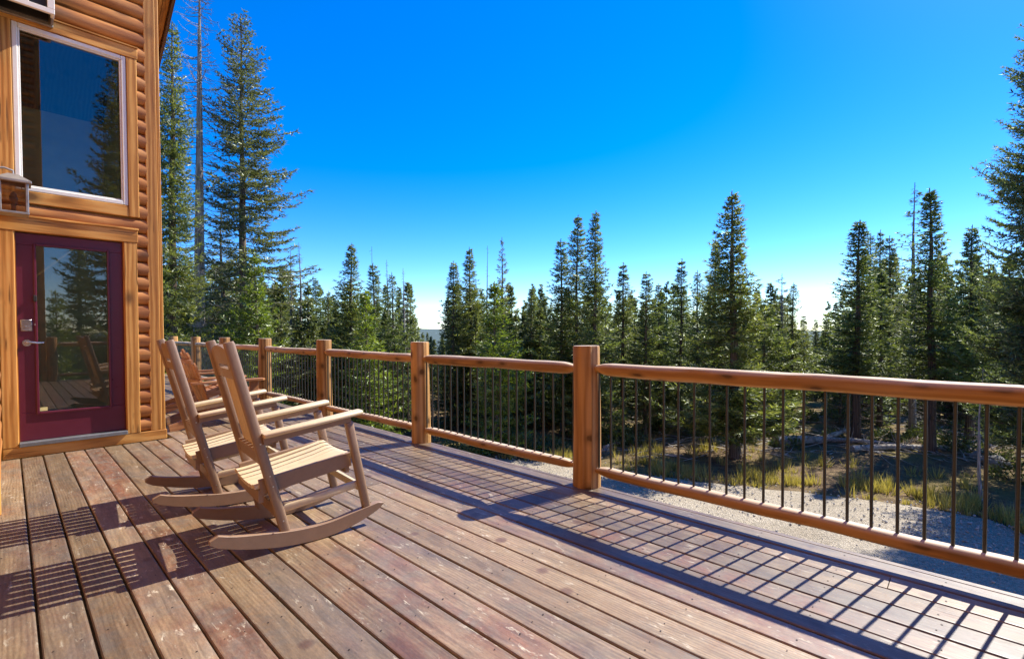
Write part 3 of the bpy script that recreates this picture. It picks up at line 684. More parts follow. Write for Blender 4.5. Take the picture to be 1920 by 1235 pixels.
    # curved seat cross pieces
    for x, z in ((-.295, .345), (.185, .415)):
        b = MB(); n = 9; top = [(q, z-.005-.022*(1-(q/.233)**2)) for q in np.linspace(-.233, .233, n)]; 
        b.prism(top+[(.233, z-.075), (-.233, z-.075)], x-.012, x+.012, 'x'); b.build('seat_cross_rail', M['brown_poly'], t)
    # back: lower rail, six slats, slotted head board with arched top
    def backp(z, y, off=0): return on_post(z)+Y*y+pn*off
    b = MB(); slatbox(b, backp(.505, -.238), backp(.505, .238), pd, .085, pn, .026); b.build('lower_back_rail', M['brown_poly'], t)
    nb = 6; wb = .44/nb
    for i in range(nb):
        y = -.22+wb*(i+.5); b = MB(); slatbox(b, backp(.50, y, .022), backp(.985, y*.98, .022), Y, wb-.015, pn, .016); b.build('back_slat', M['tan_poly'], t)
    hb_ = MB(); ys = np.linspace(-.228, .228, 17); arch = [(y, 1.075+.052*(1-(y/.228)**2)**.6) for y in ys]
    def ring(off):
        return [backp(z, y, off) for y, z in arch]
    def plate(b, outline, o0, o1):
        n = len(outline); v = [backp(z, y, o0) for y, z in outline]+[backp(z, y, o1) for y, z in outline]
        b.add(v, [(i, (i+1) % n, n+(i+1) % n, n+i) for i in range(n)]+[tuple(range(n-1, -1, -1)), tuple(range(n, 2*n))])
    plate(hb_, [(-.228, 1.022)]+[tuple(q) for q in arch]+[(.228, 1.022)], -.013, .013)
    plate(hb_, [(-.228, .945), (-.228, .998), (.228, .998), (.228, .945)], -.013, .013)
    plate(hb_, [(-.228, .9985), (-.228, 1.0215), (-.115, 1.0215), (-.115, .9985)], -.012, .012)
    plate(hb_, [(.115, .9985), (.115, 1.0215), (.228, 1.0215), (.228, .9985)], -.012, .012)
    hb_.build('head_board', M['brown_poly'], t)
    return t
def children_of(o): return [c for c in bpy.data.objects if c.parent is o]
def copy_tree(o, parent=None):
    c = o.copy(); COL.objects.link(c); c.parent = parent
    for ch in children_of(o): copy_tree(ch, c)
    return c
rk = make_rocker('brown rocking chair with tan seat slats, the nearer one to the camera')
rk2 = copy_tree(rk)
rk.location = (1.247, 2.974, .0012); rk.rotation_euler.z = R(-5.0)
rk2['label'] = 'brown rocking chair with tan seat slats, the one nearer the burgundy door'
rk2.location = (1.180, 3.945, .0012); rk2.rotation_euler.z = R(-5.0)

# ------------------------------------------------------------------ adirondack chairs
def make_adirondack(label):
    t = thing('adirondack_chair', label, 'adirondack chair', group='wooden adirondack chairs beyond the rocking chairs')
    W = M['adirondack']; Y = Vector((0, 1, 0))
    for s in (-1, 1):
        b = MB(); pr = [(-.62, 0), (-.54, 0), (.38, .28), (.40, .385), (.30, .385), (-.63, .075)]; b.prism(pr, s*.235-.014, s*.235+.014, 'y'); b.build('side_rail', W, t)
        b = MB(); slatbox(b, (.33, s*.264, .001), (.33, s*.264, .548), (1, 0, 0), .11, Y, .024); b.build('front_leg', W, t)
        b = MB(); b.prism([(-.40, s*.22), (-.40, s*.30), (-.1, s*.36), (.40, s*.385), (.44, s*.355), (.44, s*.27), (.40, s*.235), (-.1, s*.245)], .550, .574, 'z'); b.build('armrest', W, t)
    for i in range(7):
        x = .40-i*.082; z = .397-i*.0318; b = MB(); slatbox(b, (x, -.26, z), (x, .26, z), (.93, 0, .37), .070, (-.37, 0, .93), .02); b.build('seat_slat', W, t)
    d = Vector((-.32, 0, .947)); pn = Vector((.947, 0, .32)); base = Vector((-.14, 0, .17))
    for i in range(5):
        u = i-2; y0, y1 = u*.088, u*.112; ln = .86-.045*u*u; b = MB(); n = 6
        pts = []; w0, w1 = .078, .098; out = [(-w0/2, 0), (w0/2, 0)]
        tilt = -.04*u
        arc = [(w1/2*math.cos(a), ln-.05+.05*math.sin(a)) for a in np.linspace(0, math.pi, n)]
        out += arc; v = []
        for o_ in (-.01, .01):
            for yy, s in out: v.append(base+Y*(y0+(y1-y0)*s/ln+yy)+d*s+pn*o_)
        k = len(out); b.add(v, [(q, (q+1) % k, k+(q+1) % k, k+q) for q in range(k)]+[tuple(range(k-1, -1, -1)), tuple(range(k, 2*k))]); b.build('back_slat', W, t)
    for s, hw in ((.10, .23), (.42, .30), (.70, .27)):
        p = base+d*s-pn*.022; b = MB(); slatbox(b, p-Y*hw, p+Y*hw, d, .06, pn, .022); b.build('back_brace', W, t)
    return t
ad = make_adirondack('orange brown wooden adirondack chair just past the house corner')
ad2 = copy_tree(ad); ad2['label'] = 'farther adirondack chair half hidden behind the first, near the railing'
ad.location = (1.93, 7.20, .001); ad.rotation_euler.z = R(3)
ad2.location = (2.12, 8.75, .001); ad2.rotation_euler.z = R(-3)

# ------------------------------------------------------------------ trees
def np_mesh(name, verts, faces_tri, mat, shade=None):
    me = bpy.data.meshes.new(name); nv, nf = len(verts), len(faces_tri)
    me.vertices.add(nv); me.vertices.foreach_set('co', np.asarray(verts, np.float32).ravel())
    me.loops.add(nf*3); me.loops.foreach_set('vertex_index', np.asarray(faces_tri, np.int32).ravel())
    me.polygons.add(nf); me.polygons.foreach_set('loop_start', np.arange(0, nf*3, 3, dtype=np.int32)); me.polygons.foreach_set('loop_total', np.full(nf, 3, np.int32))
    if shade is not None:
        a = me.attributes.new('shade', 'FLOAT', 'POINT'); a.data.foreach_set('value', np.asarray(shade, np.float32))
    me.materials.append(mat); me.update(); me.validate(); return me
def unit(a): return a/np.maximum(1e-9, np.linalg.norm(a, axis=-1, keepdims=True))
def blades(P, D, ln, wd, rg, per=3, spread=.55, upb=.15):
    """needle tufts: `per` narrow triangles at each P fanning about D"""
    n = len(P); P = np.repeat(P, per, 0); D = np.repeat(D, per, 0); ln = np.repeat(ln, per); sh = np.repeat(rg.random(n), per)
    d = unit(D + rg.normal(0, spread, (n*per, 3)) + np.array([0, 0, upb]))
    side = unit(np.cross(d, unit(rg.normal(0, 1, (n*per, 3)))))
    ll = ln*rg.uniform(.7, 1.25, n*per); w_ = wd*rg.uniform(.7, 1.3, n*per)
    a = P - side*w_[:, None]; b = P + side*w_[:, None]; c = P + d*ll[:, None]
    v = np.stack([a, b, c], 1).reshape(-1, 3); f = np.arange(n*per*3).reshape(-1, 3)
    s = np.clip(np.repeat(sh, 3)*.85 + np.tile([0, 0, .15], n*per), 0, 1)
    return v, f, s
class Sticks:
    def __init__(s): s.v = []; s.f = []; s.n = 0
    def add(s, pts, r0, r1, k=3):
        pts = np.asarray(pts, float); m = len(pts); d = unit(np.gradient(pts, axis=0)); h = np.where(np.abs(d[:, 2:3]) < .9, [[0, 0, 1.]], [[1., 0, 0]])
        u = unit(np.cross(d, h)); v = np.cross(d, u); r = np.linspace(r0, r1, m)[:, None]
        ring = [pts + (u*math.cos(2*math.pi*j/k)+v*math.sin(2*math.pi*j/k))*r for j in range(k)]
        s.v.append(np.stack(ring, 1).reshape(-1, 3)); f = []
        for i in range(m-1):
            for j in range(k):
                a, b, c, e = i*k+j, i*k+(j+1) % k, (i+1)*k+(j+1) % k, (i+1)*k+j; f += [(a, b, c), (a, c, e)]
        s.f.append(np.array(f)+s.n); s.n += m*k
    def out(s): return np.concatenate(s.v), np.concatenate(s.f)
def conifer(name, seed, H=10., Rb=1.3, bare=.04, whorl=.19, per=(5, 7), dens=1.0, tuft=.155, twid=.0165, taper=.85, droop=.16, lift=.5, keep=1.0, topthin=0.0, deadlow=0.0, trunk_r=.13, lean=.0, irr=1.0, tip_only=0.0, leafmat='spruce', barkmat='bark', twigmat='twig', blades_per=3):
    rg = np.random.default_rng(seed); st = Sticks(); tr = Sticks()
    zs = np.linspace(-.35, H, 14); cx = lean*np.sin(zs*.5+seed)+.02*np.sin(zs*1.3+seed); cy = lean*np.cos(zs*.43+seed*2)
    tr_r = trunk_r
    # trunk rings with taper
    prev = None; K = 9; v = []; f = []
    for i, z in enumerate(zs):
        r = tr_r*max(.05, (1-max(z, 0)/H))**.8*(1.25 if z < 0 else 1)
        for j in range(K): a = 2*math.pi*j/K; v.append((cx[i]+r*math.cos(a)*(1+.08*math.sin(3*a+i)), cy[i]+r*math.sin(a), z))
    for i in range(len(zs)-1):
        for j in range(K): a, b, c, e = i*K+j, i*K+(j+1) % K, (i+1)*K+(j+1) % K, (i+1)*K+j; f += [(a, b, c), (a, c, e)]
    tr.v.append(np.array(v)); tr.f.append(np.array(f)); tr.n = len(v)
    P = []; D = []; S = []
    z = H*max(bare*.3, .02) if deadlow else H*bare
    az = rg.uniform(0, 6)
    side_bias = rg.uniform(0, 6.28)
    while z < H*.985:
        t = z/H
        for q in range(rg.integers(per[0], per[1]+1)):
            az += 2.4+rg.normal(0, .35)
            live = t >= bare and rg.random() < keep*(1-topthin*smooth(.45, .95, t))
            if t < bare and rg.random() > deadlow: continue
            Lb = Rb*((1-t)**taper)*(.75+.25*smooth(0, .2, t))*(1+(rg.uniform(.55, 1.12)-1)*irr)*(1+.22*irr*math.cos(az-side_bias+z*.25))*(1+irr*(.16*math.sin(z*2.1+seed)+.12*math.sin(z*4.7+seed*2))) + .03
            if not live: Lb *= rg.uniform(.4, .9)
            tsz = .5+.5*min(1, (1-t)*3.2)
            el = -.25+lift*t**1.3+rg.normal(0, .1); ns = 6; s = np.linspace(0, 1, ns)
            hx, hy = math.cos(az), math.sin(az); zz = z+rg.uniform(-.5, .5)*whorl
            wob = rg.normal(0, .05, 2)
            r = Lb*s*math.cos(el); dz = Lb*(s*math.sin(el) - droop*np.sin(s*math.pi*.9)*.9 + .22*s**3*(1-t*.5))
            bx = np.interp(zz, zs, cx); by = np.interp(zz, zs, cy)
            pts = np.stack([bx+hx*r-hy*Lb*wob[0]*s*s, by+hy*r+hx*Lb*wob[0]*s*s, zz+dz], 1)
            st.add(pts[[0, 2, 4, 5]], .006+.011*Lb, .003)
            if not live:
                for _ in range(int(2+Lb*5)):
                    u = rg.uniform(.25, .95); p = np.array([np.interp(u, s, pts[:, k]) for k in range(3)]); dd = unit(np.array([hx, hy, -.1])+rg.normal(0, .6, 3)); l2 = rg.uniform(.12, .35)*Lb+.05
                    st.add(np.stack([p, p+dd*l2*.5, p+dd*l2+np.array([0, 0, -.04])]), .006, .002)
                continue
            # twigs in alternate pairs, then tufts along each twig
            step = .085/dens; m = max(3, int(Lb*.86/step)); us = np.linspace(max(.14, tip_only), 1, m)
            tp = np.stack([np.interp(us, s, pts[:, k]) for k in range(3)], 1); tg = unit(np.stack([np.interp(us, s, np.gradient(pts[:, k], s)) for k in range(3)], 1))
            lat = unit(np.cross(tg, np.array([0, 0, 1.])))
            for sd_ in (-1, 1):
                ang = rg.uniform(.65, 1.15, m); dd = unit(tg*np.cos(ang)[:, None] + lat*sd_*np.sin(ang)[:, None] + np.array([0, 0, -.12]) + rg.normal(0, .12, (m, 3)))
                tl = np.minimum(.55, (.10+.34*Lb*(1-us)**.8))*rg.uniform(.5, 1.15, m)
                nt_ = np.maximum(1, (tl/(tuft*.62)).astype(int))
                for kk in range(int(nt_.max())):
                    sel = nt_ > kk
                    if rg.random() < .02: continue
                    pp = tp[sel]+dd[sel]*((kk+.5)/nt_[sel]*tl[sel])[:, None]; pp[:, 2] -= .10*((kk+.5)/nt_[sel]*tl[sel])
                    P.append(pp); D.append(dd[sel]); S.append(np.full(len(pp), tuft*tsz))
            P.append(tp[1:]); D.append(tg[1:]); S.append(np.full(m-1, tuft*tsz))
        z += whorl*(1-.45*t)*rg.uniform(.75, 1.25)
    # leader
    k = 10; lz = np.linspace(H*.93, H*1.0, k); P.append(np.stack([np.full(k, cx[-1]), np.full(k, cy[-1]), lz], 1)); D.append(np.tile([[0, 0, 1.]], (k, 1))); S.append(np.full(k, tuft*.45))
    if keep*(1-topthin) < .15: P.pop(); D.pop(); S.pop()
    v, f = tr.out(); trunk = np_mesh('trunk', v, f, M[barkmat]); trunk.polygons.foreach_set('use_smooth', [True]*len(f))
    v, f = st.out(); limbs = np_mesh('limbs', v, f, M[twigmat])
    crown = None
    if P:
        v, f, s_ = blades(np.concatenate(P), np.concatenate(D), np.concatenate(S), twid, rg, blades_per); crown = np_mesh('crown', v, f, M[leafmat], s_)
    return dict(trunk=trunk, limbs=limbs, crown=crown, H=H, R=Rb)
V = {}
V['spruce0'] = conifer('s0', 11, 10, 1.35, .03, dens=1.0, keep=.9, trunk_r=.13)
V['spruce1'] = conifer('s1', 12, 10, 1.15, .05, dens=1.0, keep=.88, trunk_r=.12, droop=.22)
V['spruce2'] = conifer('s2', 13, 10, 1.6, .04, dens=.95, trunk_r=.14, taper=.95)
V['narrow0'] = conifer('n0', 21, 10, .95, .05, whorl=.24, keep=.86, dens=1.05, trunk_r=.11, taper=.75)
V['spruce3'] = conifer('s3', 14, 10, 1.3, .06, whorl=.27, dens=1.0, keep=.8, trunk_r=.13, droop=.3, lift=.35)
V['narrow2'] = conifer('n2', 23, 10, .9, .1, whorl=.2, dens=.95, keep=.75, trunk_r=.11, lift=.7, droop=.08, taper=.65)
V['narrow1'] = conifer('n1', 22, 10, .85, .08, whorl=.26, dens=.95, trunk_r=.11, keep=.85, droop=.25, leafmat='blue_spruce')
V['trunky0'] = conifer('t0', 31, 10, 1.35, .22, dens=.95, trunk_r=.15, deadlow=.8, droop=.24, leafmat='blue_spruce')
V['trunky1'] = conifer('t1', 32, 10, 1.25, .28, dens=.9, trunk_r=.15, deadlow=.9, keep=.88)
V['sparse0'] = conifer('p0', 41, 10, 1.0, .12, whorl=.3, dens=.8, keep=.6, topthin=.35, trunk_r=.12, lift=.7, leafmat='grey_needles', twigmat='graytwig', deadlow=.8)
V['sparse1'] = conifer('p1', 42, 10, .9, .2, whorl=.3, dens=.75, keep=.45, topthin=.8, trunk_r=.11, lift=.6, leafmat='grey_needles', twigmat='graytwig', deadlow=.9, barkmat='graybark')
V['young0'] = conifer('y0', 51, 6, 1.4, .02, whorl=.22, dens=.95, trunk_r=.08, lift=.75, droop=.05, leafmat='young', taper=.8)
V['young1'] = conifer('y1', 52, 6, 1.15, .02, whorl=.22, dens=.95, trunk_r=.07, lift=.8, droop=.05, leafmat='young', taper=.8)
V['snag0'] = conifer('d0', 61, 10, .75, .02, whorl=.3, keep=0, trunk_r=.10, lift=.35, droop=.2, barkmat='graybark', twigmat='graytwig', per=(3, 5), leafmat='grey_needles', deadlow=1)
V['snag1'] = conifer('d1', 62, 10, .35, .3, whorl=.6, keep=0, trunk_r=.07, lift=.35, droop=.1, barkmat='graybark', twigmat='graytwig', per=(1, 2), leafmat='grey_needles', deadlow=.3, lean=.04)
V['tallsnag'] = conifer('d2', 63, 17, 1.35, .02, whorl=.30, keep=0, trunk_r=.19, lift=.25, droop=.22, taper=.45, barkmat='graybark', twigmat='graytwig', per=(4, 6), leafmat='grey_needles', deadlow=1)
V['tallpine'] = conifer('tp', 64, 16, 1.75, .14, whorl=.30, dens=1.0, keep=.95, topthin=.12, tuft=.15, trunk_r=.17, lift=.75, droop=.10, taper=.55, leafmat='grey_needles', twigmat='graytwig', deadlow=.9, tip_only=.22, barkmat='bark')
V['bigleft'] = conifer('bl', 65, 15, 1.7, .03, whorl=.24, dens=1.05, tuft=.16, trunk_r=.2, taper=.6)
V['hero'] = conifer('he', 66, 9, 1.55, .10, whorl=.2, dens=1.15, tuft=.15, trunk_r=.16, droop=.2, deadlow=.6, taper=.9, leafmat='spruce')
V['bigright'] = conifer('br', 67, 14, 2.75, .10, irr=.55, whorl=.17, dens=1.35, tuft=.12, twid=.013, trunk_r=.24, droop=.22, taper=.8, deadlow=.8, leafmat='blue_spruce')

def place(kind, px, py, depth, label, cat='tree', hw=None, mat=None, name='spruce_tree', group=None, pos=None, height=None):
    x, y = pos if pos else at(px, depth); z0 = zg(x, y)
    h = height if height else ztop(py, depth, px) - z0
    vv = V[kind]; kz = h/vv['H']; kr = kz if hw is None else (hw*(1.42 if hw > 60 else 1.62)*depth/F)/vv['R']
    t = thing(name, label, cat, (x, y, z0), random.uniform(0, 6.28), group); t.rotation_euler.x = random.uniform(-.018, .018); t.rotation_euler.y = random.uniform(-.018, .018)
    ob('trunk', vv['trunk'], t, scale=(kr**.5*kz**.5,)*2+(kz,))
    ob('limbs', vv['limbs'], t, scale=(kr, kr, kz))['kind'] = 'stuff'
    if vv['crown']:
        c = ob('crown', vv['crown'], t, scale=(kr, kr, kz))
        if mat: c.material_slots[0].link = 'OBJECT'; c.material_slots[0].material = M[mat]
    return t
GV = 'conifers beyond the railing'
TREES = [
 ('bigleft', 318, 40, 15.5, 'dense dark green spruce half hidden behind the house corner', 62, 'spruce', 'spruce_tree'),
 ('tallsnag', 370, -60, 17.5, 'bare grey dead tree taller than the frame beside the house corner', 78, None, 'dead_tree'),
 ('tallpine', 456, 42, 19, 'tall thin grey green pine with a dark trunk right of the bare dead tree', 88, None, 'pine_tree'),
 ('young0', 486, 470, 17, 'bright yellow green fir at the foot of the tall thin pine', 62, None, 'fir_tree'),
 ('sparse0', 420, 400, 21, 'low grey twiggy conifer between the bare dead tree and the tall pine', 60, None, 'pine_tree'),
 ('sparse1', 545, 470, 25, 'thin half dead conifer just right of the tall pine', 26, None, 'pine_tree'),
 ('snag0', 566, 455, 26, 'thin grey dead spire beside the half dead conifer', 30, None, 'dead_tree'),
 ('narrow0', 592, 524, 30, 'small dark spruce with a pointed top left of the third railing post', 24, None, 'spruce_tree'),
 ('spruce3', 614, 545, 26, 'short dark spruce right above the third railing post', 28, None, 'spruce_tree'),
 ('spruce0', 655, 456, 20, 'pointed dark spruce tallest between the two far railing posts', 46, None, 'spruce_tree'),
 ('young1', 690, 545, 17, 'light green fir at the right foot of the pointed dark spruce', 42, None, 'fir_tree'),
 ('narrow2', 703, 495, 22, 'narrow spruce with a bare stick beside it, left of the second railing post', 30, 'spruce', 'spruce_tree'),
 ('snag1', 700, 462, 23, 'bare thin stick of a dead tree above the narrow spruce', 14, None, 'dead_tree'),
 ('spruce3', 741, 512, 19, 'dark spruce directly left of the second railing post', 36, None, 'spruce_tree'),
 ('snag0', 760, 503, 23, 'bare grey dead tree standing right over the second railing post', 22, None, 'dead_tree'),
 ('snag0', 728, 488, 24, 'dead twiggy top between the narrow spruce and the dark one', 16, None, 'dead_tree'),
 ('narrow1', 779, 595, 40, 'tiny far spruce in the open gap above the second railing post', 18, None, 'spruce_tree'),
 ('spruce1', 847, 490, 21, 'bluish spruce first right of the open sky gap', 38, 'blue_spruce', 'spruce_tree'),
 ('spruce0', 885, 465, 22, 'dark spruce left of the bare leaning stick', 38, None, 'spruce_tree'),
 ('snag1', 915, 462, 22.5, 'bare leaning stick of a dead trunk without branches', 12, None, 'dead_tree'),
 ('young1', 931, 530, 16.5, 'bright green fir in front of the bare leaning stick', 52, None, 'fir_tree'),
 ('sparse0', 943, 446, 24, 'thin reddish topped conifer rising behind the bright green fir', 24, None, 'pine_tree'),
 ('narrow0', 996, 540, 21, 'slim pointed spruce alone in the low gap right of the bright fir', 26, None, 'spruce_tree'),
 ('spruce1', 1026, 553, 23, 'round topped bushy spruce left of the pair of tall spires', 30, 'blue_spruce', 'spruce_tree'),
 ('narrow2', 1055, 450, 19.5, 'lowest of three crowded spires left of the nearest railing post', 34, None, 'spruce_tree'),
 ('narrow0', 1078, 407, 19, 'left one of the pair of tall dark spires by the nearest post', 36, None, 'spruce_tree'),
 ('spruce1', 1112, 397, 18, 'right one of the pair of tall dark spires by the nearest post', 42, None, 'spruce_tree'),
 ('narrow1', 1167, 493, 20, 'first small spruce right of the tall spires, brownish low down', 34, None, 'spruce_tree'),
 ('narrow2', 1210, 510, 19, 'second small spruce right of the tall spires, with upswept branches', 30, None, 'spruce_tree'),
 ('narrow0', 1238, 532, 20, 'third small spruce right of the tall spires, the shortest', 26, 'spruce', 'spruce_tree'),
 ('narrow1', 1276, 487, 21, 'slim grey green spruce left of the big central spruce', 30, None, 'spruce_tree'),
 ('spruce3', 1309, 508, 19, 'pointed bushy spruce in front of the slim grey green one', 34, None, 'spruce_tree'),
 ('trunky0', 1336, 449, 20, 'dark spruce leaning close on the left of the big central spruce', 34, None, 'spruce_tree'),
 ('hero', 1380, 359, 15.7, 'big central spruce with broad layered branches, tallest right of the nearest post', 88, None, 'spruce_tree'),
 ('young0', 1432, 560, 20, 'light green fir tucked to the right of the big central spruce', 48, 'spruce', 'fir_tree'),
 ('sparse1', 1466, 513, 23, 'half dead conifer with a bare forked top right of the big central spruce', 30, None, 'pine_tree'),
 ('spruce3', 1484, 530, 22, 'leafy spruce close beside the bare forked top', 30, None, 'spruce_tree'),
 ('narrow1', 1509, 590, 28, 'short dark spruce left of the gap with the far hills', 20, None, 'spruce_tree'),
 ('narrow1', 1530, 597, 34, 'left of two tiny far spruces in the gap with the far hills', 15, None, 'spruce_tree'),
 ('narrow0', 1546, 594, 34, 'right of two tiny far spruces in the gap with the far hills', 15, None, 'spruce_tree'),
 ('trunky1', 1606, 415, 18.5, 'broad cone shaped spruce right of the gap with the far hills', 56, 'spruce', 'spruce_tree'),
 ('spruce3', 1626, 440, 25, 'spruce peeking out just right of the cone shaped one', 36, None, 'spruce_tree'),
 ('narrow1', 1647, 432, 26, 'narrow spire, the left of two standing between the broad cone and the dead top', 24, None, 'spruce_tree'),
 ('narrow2', 1668, 444, 25, 'narrow spire, the right of two standing between the broad cone and the dead top', 28, 'blue_spruce', 'spruce_tree'),
 ('sparse1', 1712, 344, 19, 'tall conifer with a twisted dead grey top', 40, None, 'pine_tree'),
 ('trunky1', 1750, 352, 16.5, 'tall ragged spruce directly right of the twisted dead top', 62, None, 'spruce_tree'),
 ('trunky0', 1820, 425, 17, 'layered spruce between the ragged spruce and the huge one at the edge', 52, None, 'spruce_tree'),
 ('snag1', 1857, 466, 17, 'thin bare pole of a dead tree left of the huge edge spruce', 20, None, 'dead_tree'),
 ('snag1', 1843, 690, 11.7, 'pale leaning dead pole at the gravel edge below the huge edge spruce', 18, None, 'dead_tree'),
 ('bigright', 1998, -150, 12.6, 'huge dark spruce cut off by the right edge of the picture', 142, None, 'spruce_tree'),
]
for k, px, py, dep, lab, hw, mt, nm_ in TREES: place(k, px, py, dep, lab, hw=hw, mat=mt, name=nm_, group=GV)
# trees behind the camera that the window and door glass mirror
place('bigleft', 0, 0, 0, 'large spruce behind the deck, mirrored in the tall window', pos=(3.6, -13.5), height=17.5, name='spruce_tree', group='conifers behind the deck')
place('spruce2', 0, 0, 0, 'shorter spruce behind the deck, left one mirrored low in the window', pos=(2.2, -15.5), height=9.5, name='spruce_tree', group='conifers behind the deck')
place('spruce0', 0, 0, 0, 'slim spruce behind the deck railing, farthest of the mirrored ones', pos=(5.8, -19), height=14, name='spruce_tree', group='conifers behind the deck')
place('young0', 0, 0, 0, 'bushy young fir behind the rear deck railing, mirrored in the door', pos=(1.2, -9.5), height=5.6, name='fir_tree', group='conifers behind the deck')

# dense wood behind: one mass
def far_wood():
    lo = conifer('lo', 91, 10, 1.35, .05, whorl=.5, per=(4, 6), dens=.5, tuft=.30, twid=.035, trunk_r=.12, blades_per=3)
    lo2 = conifer('lo2', 92, 10, 1.0, .05, whorl=.5, per=(4, 6), dens=.5, tuft=.28, twid=.033, trunk_r=.12, blades_per=3)
    rg = np.random.default_rng(5); VV = []; FF = []; SS = []; TV = []; TF = []; n = 0; tn = 0
    def get(me):
        v = np.empty(len(me.vertices)*3, np.float32); me.vertices.foreach_get('co', v); f = np.empty(len(me.loops), np.int32); me.loops.foreach_get('vertex_index', f); return v.reshape(-1, 3), f.reshape(-1, 3)
    src = []
    for l in (lo, lo2):
        v, f = get(l['crown']); s = np.empty(len(v), np.float32); l['crown'].attributes['shade'].data.foreach_get('value', s); tv, tf = get(l['trunk']); src.append((v, f, s, tv, tf))
    spots = []
    for px in np.concatenate([np.arange(20, 300, 24), np.arange(300, 1960, 13), np.arange(1960, 2400, 26)]):
        for q in range(3):
            dep = (rg.uniform(20, 26), rg.uniform(24, 36), rg.uniform(34, 50))[q]; top = rg.uniform(528, 600)+(45 if q == 0 else 0)
            if q == 0 and px > 1130 and rg.random() < .6: continue
            if 770 < px < 835 or 1490 < px < 1560: top = rg.uniform(622, 640); dep = rg.uniform(34, 50)
            if px < 560: top = rg.uniform(500, 600)
            if px > 1600: top = rg.uniform(470, 590)
            spots.append((px+rg.uniform(-9, 9), dep, top))
    for px, dep, top in spots:
        x, y = at(px, dep); z0 = zg(x, y); h = ztop(top, dep, px)-z0
        if h < 2: continue
        v, f, s, tv, tf = src[rg.integers(2)]; a = rg.uniform(0, 6.28); kz = h/10; kr = kz*rg.uniform(1.2, 1.7)
        c, sn = math.cos(a), math.sin(a)
        def T(q): return np.stack([x+(q[:, 0]*c-q[:, 1]*sn)*kr, y+(q[:, 0]*sn+q[:, 1]*c)*kr, z0+q[:, 2]*kz], 1)
        VV.append(T(v)); FF.append(f+n); SS.append(np.clip(s*.8+rg.uniform(-.05, .2), 0, 1)); n += len(v); TV.append(T(tv)); TF.append(tf+tn); tn += len(tv)
    o = ob('distant_forest', np_mesh('distant_forest', np.concatenate(VV), np.concatenate(FF), M['blue_spruce'], np.concatenate(SS)))
    tag(o, 'mass of distant spruces closing the view behind the nearer trees', 'forest', kind='stuff')
    tag(ob('trunk_mass', np_mesh('trunk_mass', np.concatenate(TV), np.concatenate(TF), M['bark']), o), kind='stuff')
far_wood()

# ------------------------------------------------------------------ undergrowth, grass, fallen wood, rocks
def edge_dist_pts(n, rg, off0, off1, seg0=3, seg1=11):
    pts = []
    while len(pts) < n:
        i = rg.integers(seg0, seg1); a, b_ = np.array(EDGE[i]), np.array(EDGE[i+1]); u = rg.random(); p = a+(b_-a)*u; d = unit(b_-a); nn = np.array([-d[1], d[0]])
        if nn[0] < 0: nn = -nn
        pts.append(p+nn*rg.uniform(off0, off1))
    return np.array(pts)
def grass():
    rg = np.random.default_rng(3); base = np.concatenate([edge_dist_pts(520, rg, -.15, 1.1), edge_dist_pts(240, rg, 1.0, 4.0), edge_dist_pts(120, rg, -.1, 2.2, 10, 13)])
    base = base[[mnoise.noise((p[0]*.9, p[1]*.9, 5)) > -.12 for p in base]]
    P = []; D = []; S = []
    for p in base:
        k = rg.integers(9, 20); o = rg.normal(0, .07, (k, 2)); z = zg(p[0], p[1]); hh = rg.uniform(.08, .40)
        P.append(np.stack([p[0]+o[:, 0], p[1]+o[:, 1], np.full(k, z-.01)], 1)); D.append(unit(np.stack([o[:, 0]*3.5, o[:, 1]*3.5, np.ones(k)], 1))); S.append(rg.uniform(.7, 1.2, k)*hh)
    v, f, s = blades(np.concatenate(P), np.concatenate(D), np.concatenate(S), .0085, rg, 2, .18, .2)
    tag(ob('grass', np_mesh('grass', v, f, M['grass'], s)), 'dry yellow green grass along the far edge of the gravel', 'grass', kind='stuff')
grass()
def shrubs():
    rg = np.random.default_rng(9); P = []; D = []; S = []
    spots = [(at(px, dd), r) for px, dd, r in [(640, 15, .9), (690, 14.5, .8), (735, 15, .9), (780, 15.2, .8), (830, 15.6, .8), (560, 15, 1.0), (520, 14, .9), (600, 14, .8), (990, 16.5, .7), (1035, 16.8, .6), (870, 15.8, .7), (1150, 17.6, .8), (1185, 18, .7), (1475, 17, .55), (1800, 16.5, .7), (1765, 17.2, .6), (1905, 13.2, .55), (1880, 15.0, .5), (470, 15, 1.0), (430, 14.5, .9)]]
    for _ in range(60): 
        px = rg.uniform(1120, 1900); spots.append((at(px, rg.uniform(17.5, 26)), rg.uniform(.2, .6)))
    for (x, y), r in spots:
        z = zg(x, y); n = int(520*r*r+60); d = unit(rg.normal(0, 1, (n, 3))*[1, 1, .8]); d[:, 2] = np.abs(d[:, 2]); rr = r*rg.uniform(.35, 1, n)**.6
        q = np.array([x, y, z])+d*rr[:, None]*[1, 1, 1.0]; P.append(q); D.append(unit(d+[0, 0, .4])); S.append(np.full(n, .10))
    v, f, s = blades(np.concatenate(P), np.concatenate(D), np.concatenate(S), .022, rg, 3, .7, .1)
    tag(ob('undergrowth', np_mesh('undergrowth', v, f, M['shrub'], s)), 'low green undergrowth at the foot of the trees', 'undergrowth', kind='stuff')
shrubs()
